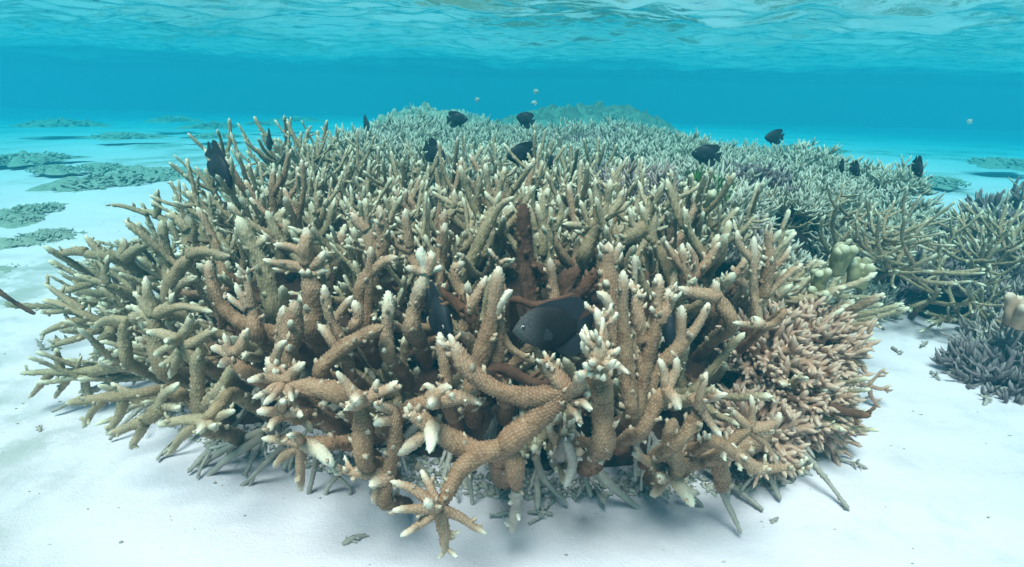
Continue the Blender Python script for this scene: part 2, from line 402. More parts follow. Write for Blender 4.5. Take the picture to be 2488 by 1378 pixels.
# 1 the great forked coral at the front centre
hero('thick tan coral forking low over the sand, one arm ending in a knobbly head', [
    ([(1222, 1120, .05), (1232, 1075), (1290, 1020), (1345, 965), (1385, 930)], 78, 60, {'tip': 0, 'st': 0}),
    ([(1392, 975), (1365, 930), (1330, 868)], 62, 44, {'st': 5, 'tip': .6}),
    ([(1392, 960, -.01), (1405, 935, -.03), (1413, 903, -.045)], 44, 28),
    ([(1392, 965), (1420, 958, -.02), (1432, 955, -.035)], 34, 18),
    ([(1392, 985, -.01), (1402, 1010, -.03), (1410, 1036, -.04)], 34, 13, {'tip': 1}),
    ([(1396, 975, -.02), (1418, 980, -.04), (1436, 994, -.05)], 26, 13),
    ([(1390, 945, .0), (1290, 962), (1215, 950), (1160, 915), (1125, 868), (1108, 832)], 58, 44, {'tip': .5, 'st': 3, 'lo': .85}),
    ([(1118, 860), (1098, 830), (1090, 812)], 30, 14, {'tip': 1}),
    ([(1240, 1090, .0), (1150, 1098), (1085, 1062), (1025, 1015), (978, 992)], 56, 40, {'tip': .9, 'st': 6, 'lo': .8, 'sl': .008}),
    ([(1052, 1035, -.01), (1048, 1065, -.03), (1045, 1096, -.04)], 42, 26, {'tip': 1, 'tl': .04}),
    ([(1050, 1045), (1005, 1075), (958, 1104)], 36, 24, {'tl': .04}),
    ([(1215, 1085, .0), (1130, 1130, -.02), (1090, 1185, -.04), (1072, 1232, -.05)], 52, 42, T0),
    ([(1068, 1232, -.05), (1010, 1195, -.05), (948, 1168, -.05)], 34, 16),
    ([(1062, 1236, -.05), (1010, 1236, -.06), (953, 1238, -.07)], 32, 15),
    ([(1066, 1240, -.05), (1020, 1275, -.06), (972, 1302, -.07)], 30, 13),
    ([(1072, 1236, -.05), (1076, 1290, -.055), (1084, 1345, -.055)], 42, 20, {'st': 5, 'lo': .3}),
    ([(1074, 1236, -.05), (1125, 1262, -.05), (1182, 1298, -.05)], 32, 12),
    ([(1066, 1230, -.05), (1042, 1185, -.04), (1024, 1145, -.03)], 34, 22),
    ([(1066, 1232, -.05), (1050, 1228, -.08), (1038, 1224, -.095)], 34, 24, {'tip': 1}),
    ([(1230, 1085), (1250, 1140), (1256, 1195, .01)], 46, 34, T0),
    ([(1256, 1190, .01), (1250, 1245, .02), (1240, 1296, .03)], 34, 22, {'mat': M_DEAD, 'st': 8, 'lo': .1, 'sl': .01}),
], Y=.515, algae=.3)
hero('tall slender coral finger standing left of the grey fish with a short white spur', [
    ([(1138, 960), (1165, 880), (1188, 795), (1200, 725), (1207, 648)], 58, 30),
    ([(1126, 800, .01), (1150, 735, .01), (1182, 676, .01)], 34, 22),
    ([(1196, 770), (1215, 735), (1246, 703)], 28, 18, {'tip': 1, 'tl': .05}),
], dY=.0)
hero('brown stem standing close behind the tall finger left of the grey fish', [
    ([(1228, 960), (1210, 880), (1212, 790), (1206, 760)], 46, 34, {'tip': .2}), ([(1214, 800), (1245, 850), (1300, 880)], 26, 14, {'tip': .2})], dY=.04)
hero('single upright finger with a white point beside the curved coral horn', [
    ([(1085, 980), (1078, 910), (1072, 860), (1064, 812)], 44, 24, {'tip': 1})])
hero('cross shaped pale coral top on a straight stem above the dark hollow', [
    ([(1003, 800), (1012, 740), (1025, 690), (1033, 655)], 46, 40, {'tip': .5, 'tl': .05}),
    ([(1034, 665), (1030, 630), (1026, 598)], 32, 18, {'tip': 1, 'tl': .05}), ([(1038, 665), (1048, 640), (1048, 608)], 30, 18, {'tip': 1}),
    ([(1030, 662), (1008, 655), (980, 644)], 28, 14, {'tip': 1}), ([(1034, 662), (1055, 655), (1078, 648)], 30, 14, {'tip': 1, 'tl': .05}),
    ([(1050, 690), (1060, 720), (1065, 760)], 30, 20, {'tip': .2})])
hero('stout knuckled finger with white point left of the dark hollow', [
    ([(945, 860), (940, 800), (943, 750), (939, 704)], 46, 26, {'tip': 1, 'tl': .035, 'st': 4})])
hero('thick brown coral arm slanting up to the right below the knuckled finger', [
    ([(782, 905), (830, 850), (885, 815), (935, 790)], 52, 34, {'tip': .1})], dY=.01)
hero('thick coral trunk crowned by a rosette of white knobs right under the fish tail', [
    ([(1470, 1090), (1465, 1000), (1458, 930), (1452, 880)], 62, 56, {'tip': .1, 'st': 0}),
    ([(1452, 900, -.02), (1450, 870, -.035), (1448, 830, -.04)], 60, 46, {'st': 26, 'lo': .1, 'sl': .017, 'tip': .5}),
    ([(1462, 850), (1462, 800), (1450, 748)], 40, 22, {'st': 6, 'tip': 1}),
    ([(1466, 870, -.02), (1498, 885, -.03), (1527, 910, -.04)], 26, 12, {'tip': 1})], dY=-.02)
hero('long straight coral finger rising right of the fish tail', [
    ([(1535, 1010), (1525, 900), (1514, 780), (1512, 662)], 54, 32, {'tip': .9})])
hero('broad coral column with a ragged crown of pale stubs', [
    ([(1500, 790), (1490, 720), (1480, 650), (1480, 606)], 70, 58, {'tip': .5, 'st': 14, 'lo': .6, 'sl': .014}),
    ([(1468, 640), (1460, 612), (1452, 594)], 22, 10, {'tip': 1}), ([(1494, 640), (1500, 612), (1507, 588)], 26, 12, {'tip': 1}),
    ([(1480, 630), (1482, 605), (1482, 590)], 24, 12, {'tip': 1}), ([(1486, 660), (1500, 630), (1512, 612)], 22, 12)], dY=.03)
hero('hooked coral finger bending over above the fish tail', [
    ([(1500, 880), (1490, 790), (1475, 730), (1447, 706)], 38, 24, {'tip': .7, 'tl': .05})], dY=-.01)
hero('tall leaning coral finger with a cluster of buds on its side', [
    ([(1548, 1010), (1565, 900), (1590, 800), (1600, 720), (1604, 660)], 56, 30, {'st': 8, 'lo': .5}),
    ([(1560, 830), (1548, 760), (1550, 700)], 36, 26, {'st': 9, 'sl': .011, 'tip': .9}),
    ([(1600, 780), (1622, 740), (1628, 700)], 36, 26, {'st': 5}), ([(1560, 900), (1542, 830), (1540, 785)], 30, 20, {'tip': .9})])
hero('thin pale spike standing behind the long straight finger', [([(1545, 760), (1542, 690), (1540, 622)], 24, 13, {'tip': .7, 'tl': .06})], dY=.06)
hero('V shaped pair of coral fingers beside the dark slot', [
    ([(1560, 985), (1605, 890), (1650, 835), (1657, 740)], 42, 22, {'tip': 1}),
    ([(1625, 880), (1665, 830), (1695, 785), (1724, 736)], 34, 17, {'tip': 1})], dY=.02)
hero('level coral arm ending in a pale upright nub', [
    ([(1775, 790), (1755, 745), (1740, 715)], 36, 34, {'tip': .2}), ([(1745, 722), (1700, 712), (1648, 698)], 36, 24, {'tip': .8}),
    ([(1742, 722), (1738, 700), (1737, 680)], 28, 18, {'tip': 1})], dY=.02)
hero('arched coral arm with two blunt tips behind the level arm', [
    ([(1735, 760), (1752, 705), (1785, 668), (1822, 622)], 34, 22), ([(1780, 675), (1805, 690), (1815, 714)], 28, 16, {'tip': 1})], dY=.06)
hero('pair of tall pale fingers at the right shoulder of the thicket', [
    ([(1840, 800), (1832, 700), (1832, 575)], 34, 20, {'tl': .04}), ([(1856, 720), (1868, 640), (1864, 545)], 34, 18, {'st': 7, 'lo': .3}),
    ([(1850, 690), (1885, 650), (1920, 598)], 26, 14), ([(1846, 730), (1890, 690), (1950, 640)], 26, 14), ([(1838, 640), (1800, 600), (1790, 560)], 24, 13)], dY=.0)
hero('short horizontal coral arm with white cap above the fine brown coral', [
    ([(1905, 760), (1870, 790), (1780, 780)], 26, 17, {'tip': .9}), ([(1850, 790), (1838, 780), (1832, 768)], 26, 20, {'tip': 1})], dY=-.02)
hero('spiky coral sprig above the right edge of the dark slot', [
    ([(1690, 720), (1665, 660), (1660, 600)], 34, 22, {'st': 8}), ([(1675, 680), (1690, 640), (1668, 590)], 24, 13), ([(1670, 690), (1715, 640), (1752, 588)], 28, 14),
    ([(1668, 660), (1640, 628), (1618, 585)], 22, 12)], dY=.05)
hero('coral fork with a pointed finger over the right foot of the thicket', [
    ([(1640, 1085), (1680, 1030), (1700, 985)], 40, 34, T0), ([(1700, 990, -.01), (1706, 940, -.02), (1717, 900, -.02)], 30, 14, {'tip': .9}),
    ([(1680, 960), (1712, 1005, -.01), (1750, 1056, -.02)], 32, 15, {'tip': 1}), ([(1700, 975), (1735, 965, -.02), (1770, 955, -.03)], 26, 13)], dY=-.01)
hero('two pronged coral with pale points left of the dark pocket', [
    ([(1560, 1040), (1600, 970), (1622, 935)], 44, 36, T0), ([(1620, 945), (1612, 905), (1606, 868)], 30, 15, {'tip': 1}),
    ([(1622, 940), (1640, 905), (1642, 866)], 32, 15, {'tip': 1}), ([(1618, 945), (1640, 970, -.02), (1655, 995, -.03)], 34, 20, {'tip': .8})], dY=-.01)
hero('yellowish coral limb at the lower right splitting into pale tips near the sand', [
    ([(1850, 1060, .06), (1790, 1095, .02), (1720, 1105), (1640, 1145)], 58, 44, {'tip': .3}),
    ([(1650, 1150), (1600, 1135, -.01), (1537, 1098, -.02)], 36, 16, {'tip': .8}),
    ([(1630, 1140), (1655, 1185, -.02), (1686, 1233, -.03)], 40, 20, {'tip': 1, 'tl': .04}),
    ([(1625, 1150), (1600, 1180, -.02), (1578, 1208, -.02)], 34, 20, {'tip': .7}), ([(1622, 1155), (1608, 1158, -.03), (1598, 1158, -.05)], 34, 28, {'tip': 1}),
    ([(1640, 1150), (1652, 1110), (1664, 1062)], 30, 20, {'tip': .8}), ([(1735, 1100), (1750, 1150, .01), (1752, 1190, .02)], 50, 34, T0),
    ([(1752, 1185, .02), (1775, 1240, .01), (1801, 1297, .0)], 20, 9, {'mat': M_DEAD, 'tip': .3})], Y=.60, algae=.25)
hero('pale studded coral finger reaching down right above the limb', [
    ([(1735, 1070), (1790, 1100), (1840, 1138), (1872, 1130)], 36, 30, {'st': 12, 'tip': .9}), ([(1830, 1135), (1800, 1110), (1776, 1078)], 26, 13, {'tip': 1}),
    ([(1860, 1140), (1910, 1135, -.01), (1960, 1138, -.02)], 26, 12, {'st': 7})], dY=-.01)
hero('broad spreading coral fan above the lower right limb', [
    ([(1740, 1110), (1790, 1060), (1830, 1035)], 40, 34, T0), ([(1820, 1040), (1790, 1010), (1768, 990)], 30, 13), ([(1826, 1036), (1828, 1000), (1826, 960)], 26, 12),
    ([(1825, 1040), (1880, 1030), (1900, 1000)], 32, 13), ([(1828, 1046), (1870, 1045), (1878, 1048)], 30, 22, {'tip': 1}), ([(1824, 1045), (1860, 1080), (1890, 1120)], 26, 12)], dY=.01)
hero('stout coral stump behind the rosette at the right foot', [([(1645, 1140), (1625, 1080), (1640, 1010)], 50, 40, {'tip': .1})], dY=.05)
hero('slim brown arm crossing under the rosette trunk', [([(1470, 1095), (1420, 1075), (1345, 1070)], 46, 30, {'tip': .1}), ([(1352, 1070), (1336, 1050), (1333, 1020)], 26, 18, {'tip': 1, 'st': 5}),
    ([(1380, 1075), (1372, 1050), (1380, 1030)], 26, 18, {'tip': 1, 'st': 5})], dY=.05)
hero('bleached coral piece hanging below the slim brown arm', [([(1378, 1080), (1392, 1130), (1372, 1185)], 42, 20, {'mat': M_DEAD, 'st': 10, 'lo': .0, 'sl': .01})], dY=.04, mat=M_DEAD)
# centre left
hero('star topped coral stem with long level side arms left of centre', [
    ([(760, 800), (755, 740), (752, 680), (745, 620)], 58, 56, {'tip': .5, 'st': 6}), ([(745, 640), (742, 590), (740, 555)], 44, 26, {'tip': .8}),
    ([(740, 618), (705, 600), (666, 592)], 26, 14, {'tip': 1}), ([(745, 655), (700, 640), (640, 632)], 30, 15, {'tip': 1}), ([(750, 650), (700, 655), (660, 652)], 22, 12),
    ([(755, 650), (775, 635), (790, 612)], 32, 16, {'tip': 1}), ([(757, 665), (778, 662), (795, 660)], 30, 26, {'tip': 1})])
hero('thick coral limb sloping down to the right with a blunt pale head', [
    ([(668, 760), (640, 670), (605, 595), (568, 522)], 54, 40, {'tip': .8, 'tl': .03}), ([(625, 640), (600, 590), (575, 583)], 26, 14), ([(620, 600), (640, 580), (632, 572)], 26, 14)])
hero('large curved coral horn with a smooth bend at the left of the thicket', [
    ([(690, 815, .03), (625, 795), (560, 765), (520, 705), (504, 628)], 58, 26, {'tip': .6})], dY=-.02)
hero('bright white tipped sprig standing in the bend of the curved horn', [
    ([(625, 810), (612, 765), (608, 735)], 38, 34, {'tip': .3}), ([(608, 745), (604, 700), (600, 657)], 28, 14, {'tip': 1, 'st': 4}), ([(604, 745), (585, 715), (570, 690)], 26, 13, {'tip': 1}),
    ([(600, 750), (575, 735), (552, 712)], 22, 12, {'tip': 1})], dY=-.05)
hero('narrow coral finger leaning over the dark gap left of centre', [
    ([(850, 905), (835, 840), (800, 770), (788, 690)], 38, 20, {'tip': 1}), ([(845, 870), (800, 820), (775, 790)], 34, 22, {'tip': .8})])
hero('low pointed coral finger beside the dark gap', [([(800, 800), (825, 760), (858, 722)], 30, 20, {'tip': 1})], dY=.02)
hero('blunt pale finger rising near the knuckled finger', [([(860, 800), (872, 770), (858, 728)], 40, 26, {'tip': 1})], dY=.0)
hero('thick studded column below the star topped stem', [
    ([(700, 960), (700, 870), (712, 800), (720, 735)], 64, 48, {'tip': .3, 'st': 5}), ([(690, 890), (683, 820), (686, 742)], 34, 22)])
hero('coral trunk ending in a white ringed head at left of centre', [
    ([(760, 1000, .04), (705, 950), (670, 900), (645, 868)], 56, 46, {'tip': .8, 'st': 9, 'lo': .75, 'sl': .012}), ([(665, 880), (680, 850), (696, 826)], 30, 18)])
hero('thick coral arm pointing left with a spray of pale prongs', [
    ([(860, 1000, .04), (830, 965), (760, 940), (690, 925)], 56, 46, {'tip': .4, 'st': 5, 'lo': .8}), ([(690, 925), (645, 918, -.01), (598, 930, -.02)], 34, 13, {'tip': 1}),
    ([(688, 930), (650, 950, -.02), (615, 966, -.03)], 30, 12, {'tip': 1}), ([(690, 935), (665, 960, -.03), (640, 985, -.04)], 28, 12, {'tip': 1}), ([(700, 925), (712, 905), (740, 880)], 30, 18),
    ([(700, 940), (705, 960, -.03), (710, 975, -.04)], 26, 14, {'tip': 1})])
hero('pale four pointed coral head in the middle of the thicket foot', [
    ([(890, 1120), (882, 1040), (875, 975)], 50, 44, T0), ([(872, 975), (845, 940), (822, 900)], 38, 14, {'tip': .9}), ([(878, 970), (905, 955), (918, 922)], 34, 14, {'tip': .9}),
    ([(878, 975), (920, 955), (968, 930)], 38, 15, {'tip': 1}), ([(870, 980), (852, 985, -.02), (838, 995, -.03)], 40, 18, {'tip': 1}), ([(875, 970), (868, 970, -.03), (864, 975, -.045)], 44, 34, {'tip': .8})], dY=-.02)
hero('low arching coral arm with studded back left of the front fork', [
    ([(930, 1040, .02), (985, 1000), (1040, 975), (1075, 962)], 40, 34, T0), ([(1062, 975), (1115, 965), (1172, 985)], 44, 20, {'tip': 1, 'st': 7, 'lo': .2, 'sl': .007}),
    ([(1058, 975), (1052, 978, -.03), (1048, 982, -.045)], 36, 26, {'tip': 1}), ([(1040, 965), (1050, 945), (1028, 935)], 28, 15, {'tip': 1}), ([(1060, 960), (1080, 945), (1100, 942)], 30, 20, {'tip': 1})])
hero('upright stem with two white nubs pointing left at the thicket foot', [
    ([(935, 1215), (945, 1140), (958, 1060), (960, 985)], 40, 36, {'tip': .1}), ([(955, 1000), (930, 988, -.01), (908, 982, -.02)], 34, 22, {'tip': 1}),
    ([(955, 1020), (930, 1022, -.01), (906, 1030, -.02)], 34, 18, {'tip': 1}), ([(948, 1150), (915, 1170, -.01), (897, 1182, -.02)], 36, 20, {'tip': 1}), ([(945, 1150), (880, 1150), (815, 1140)], 34, 20, {'st': 8}),
    ([(925, 1180), (912, 1205), (905, 1225)], 26, 14)])
hero('drooping coral cluster with many pale points at lower left of centre', [
    ([(760, 1010, .04), (722, 1010), (690, 1005)], 44, 40, T0), ([(690, 1005), (660, 1000, -.01), (622, 998, -.02)], 36, 14, {'tip': 1}), ([(695, 1008), (730, 1020), (760, 1047)], 36, 14, {'tip': .9}),
    ([(692, 1005), (720, 1000, -.02), (738, 1010, -.03)], 34, 16), ([(690, 1010), (662, 1030, -.02), (650, 1048, -.03)], 30, 14, {'tip': 1}), ([(688, 1000), (700, 975), (715, 962)], 26, 14, {'tip': .9}),
    ([(685, 1000), (688, 978, -.02), (690, 972, -.03)], 28, 16, {'tip': 1})], dY=-.02)
hero('coral sprig pointing down to the sand with a long pale blade', [
    ([(850, 1075, .04), (790, 1080), (735, 1078)], 40, 36, T0), ([(740, 1078), (775, 1095, -.02), (814, 1136, -.03)], 44, 20, {'tip': 1, 'tl': .05}), ([(732, 1080), (730, 1130), (728, 1195)], 30, 14, {'tip': .9}),
    ([(730, 1078), (700, 1068), (632, 1066)], 30, 12, {'tip': 1}), ([(725, 1085), (690, 1105), (665, 1135)], 32, 14, {'tip': .6}), ([(735, 1075), (720, 1060, -.03), (700, 1062, -.05)], 28, 14, {'tip': 1})], dY=-.01)
hero('flat coral star with sand coloured points at the lower left edge', [
    ([(560, 960, .05), (520, 1000), (495, 1025)], 36, 34, T0), ([(500, 1022), (450, 1020), (380, 1030)], 34, 12, {'tip': .9}), ([(500, 1020), (540, 1010), (575, 997)], 34, 12, {'tip': .9}),
    ([(495, 1028), (490, 1040, -.02), (482, 1052, -.03)], 34, 20, {'tip': 1}), ([(500, 1025), (515, 1032, -.02), (525, 1032, -.03)], 28, 14, {'tip': 1}), ([(480, 1030), (440, 1060), (412, 1105)], 32, 14)], dY=-.02)
hero('upright coral post behind the flat star', [([(490, 1030), (480, 940), (482, 850)], 44, 32, {'tip': .2}), ([(490, 990), (530, 950), (560, 920)], 34, 26), ([(545, 930), (570, 890), (600, 862)], 30, 20)], dY=.02, mat=M_OLIVE)
hero('spreading coral sprig with white points at the left of the horn', [
    ([(405, 900), (385, 820), (372, 760)], 42, 38, {'tip': .2}), ([(372, 765), (362, 720), (352, 672)], 34, 16, {'tip': 1}), ([(370, 760), (345, 730), (322, 705)], 30, 14, {'tip': 1}),
    ([(378, 758), (410, 740), (422, 712)], 28, 13, {'tip': 1}), ([(380, 765), (440, 745), (518, 758)], 32, 12, {'tip': .9}), ([(368, 775), (340, 760), (320, 740)], 26, 13, {'tip': 1})], dY=.0)
hero('many pointed coral cluster with yellow white tips at mid left', [
    ([(480, 880), (450, 850), (425, 820)], 40, 36, T0), ([(430, 825), (390, 812), (355, 806)], 34, 12, {'tip': 1}), ([(430, 830), (395, 850), (370, 862)], 28, 12, {'tip': 1}), ([(440, 820), (455, 795), (470, 762)], 30, 13, {'tip': 1}),
    ([(435, 825), (410, 830, -.03), (400, 835, -.04)], 28, 14, {'tip': 1}), ([(445, 845), (410, 880), (385, 888)], 30, 13, {'tip': 1}), ([(450, 840), (490, 820), (530, 800)], 34, 16, {'tip': .8}),
    ([(440, 855), (425, 885), (415, 920)], 28, 14, {'tip': 1})], dY=-.01)
hero('coral cluster of short pale prongs right of the mid left cluster', [
    ([(600, 905), (575, 880), (560, 860)], 38, 34, T0), ([(560, 860), (535, 850), (508, 846)], 30, 12, {'tip': 1}), ([(562, 865), (545, 882), (530, 892)], 28, 12, {'tip': 1}), ([(570, 855), (590, 830), (600, 800)], 34, 20, {'tip': .8}),
    ([(565, 860), (550, 835), (545, 812)], 28, 14, {'tip': 1}), ([(575, 880), (590, 905), (598, 925)], 26, 12, {'tip': .9})], dY=-.02)
hero('long horizontal coral arm reaching out over open sand at the left edge', [
    ([(430, 870, .03), (350, 885), (250, 898), (205, 925)], 44, 30, {'tip': .2}), ([(260, 900), (160, 902), (50, 908)], 30, 13, {'tip': .6, 'tl': .03}), ([(125, 905), (100, 935), (72, 966)], 20, 9, {'tip': .6}),
    ([(170, 908), (155, 935), (135, 968)], 22, 10, {'tip': .6}), ([(150, 900), (140, 870), (140, 845)], 22, 12), ([(185, 905), (192, 880), (200, 862)], 14, 8), ([(205, 920), (210, 950), (225, 975)], 24, 14)], mat=M_OLIVE, Y=.86)
hero('coral arm low on the left just above the sand', [
    ([(400, 950, .03), (340, 955), (250, 968), (155, 985)], 42, 17, {'tip': .7}), ([(330, 962), (290, 945), (268, 930)], 30, 13, {'tip': .9}), ([(250, 970), (225, 1000), (200, 1040)], 26, 12), ([(300, 965), (290, 1010), (258, 1055)], 30, 13)], mat=M_OLIVE, dY=-.02)
hero('coral branch bent toward the sand under the left arm', [
    ([(430, 960, .03), (380, 1000), (345, 1030)], 40, 34, T0), ([(350, 1025), (300, 1040), (262, 1058)], 30, 12, {'tip': .8}), ([(350, 1030), (335, 1060), (318, 1095)], 30, 12, {'tip': .8}), ([(380, 1000), (400, 960), (435, 930)], 30, 16),
    ([(395, 985), (430, 990), (440, 985)], 30, 16, {'tip': 1})], mat=M_OLIVE, dY=-.02)
# left upper
for lab, sp, dy in [
    ('stocky coral column standing alone in the upper left slope', [([(420, 700), (405, 640), (398, 590), (394, 538)], 46, 26, {'tip': .7})], 0),
    ('broad coral finger pair at the upper left slope', [([(470, 660), (462, 590), (452, 520)], 56, 40, {'tip': .6}), ([(455, 560), (430, 535), (402, 515)], 26, 14)], 0),
    ('horizontal coral arm bridging the dark hollow at left', [([(400, 790), (405, 720), (430, 660), (462, 618)], 40, 34, {'tip': .1}), ([(455, 618), (500, 612), (560, 622)], 30, 22, {'tip': .4}), ([(400, 730), (440, 690), (480, 672)], 30, 20)], -.02),
    ('upright coral stub behind the left bridge arm', [([(505, 620), (500, 560), (498, 480)], 50, 34, {'st': 4})], .05),
    ('coral finger with a pale rim on the left shoulder', [([(575, 560), (572, 500), (566, 428)], 40, 22)], .02),
    ('knobbly coral column between the left fingers', [([(690, 640), (682, 560), (690, 500)], 46, 32, {'st': 6}), ([(690, 590), (700, 550), (690, 522)], 44, 28)], 0),
    ('pointed coral finger left of the star topped stem', [([(760, 560), (770, 510), (778, 462)], 34, 18, {'tip': .7})], .06),
    ('leaning pair of coral fingers above the star topped stem', [([(700, 540), (730, 490), (760, 430)], 34, 20), ([(820, 560), (816, 520), (812, 480)], 30, 16)], .06),
    ('forked pale arm on the left rim of the thicket', [([(310, 640, .03), (260, 620), (200, 612)], 34, 26, {'tip': .3}), ([(210, 612), (170, 612), (138, 616)], 22, 11, {'tip': .6}), ([(250, 620), (230, 600), (205, 570)], 24, 12), ([(300, 630), (330, 605), (375, 590)], 32, 15, {'tip': .9}), ([(290, 625), (300, 600), (296, 578)], 26, 14, {'tip': .9})], .0),
    ('coral arm pointing left below the forked pale arm', [([(330, 720, .03), (260, 690), (180, 668)], 32, 14), ([(230, 685), (180, 700), (128, 712)], 24, 10), ([(260, 690), (255, 655), (262, 620)], 24, 12)], .0),
    ('ragged coral spray fanning out at the far left edge', [([(300, 800, .03), (230, 770), (160, 740), (100, 728)], 34, 12), ([(220, 770), (150, 790), (95, 815)], 28, 11), ([(200, 755), (150, 720), (105, 690)], 24, 10), ([(250, 790), (190, 820), (120, 842)], 28, 12), ([(180, 748), (140, 756), (98, 760)], 20, 9), ([(270, 800), (240, 840), (230, 880)], 28, 14)], .0),
    ('thin coral spike crossing the sky gap on the upper left rim', [([(420, 560), (380, 525), (340, 510)], 26, 14), ([(360, 520), (310, 505), (268, 500)], 18, 9, {'tip': .3}), ([(380, 530), (385, 490), (382, 460)], 24, 12)], .03),
    ('coral post standing over the dark window at the left flank', [([(310, 880), (300, 820), (310, 770)], 34, 28, {'tip': .2}), ([(312, 780), (270, 775), (220, 795)], 26, 13), ([(320, 775), (340, 770), (350, 800)], 26, 18)], .0),
]: hero(lab, sp, dy, mat=M_OLIVE)
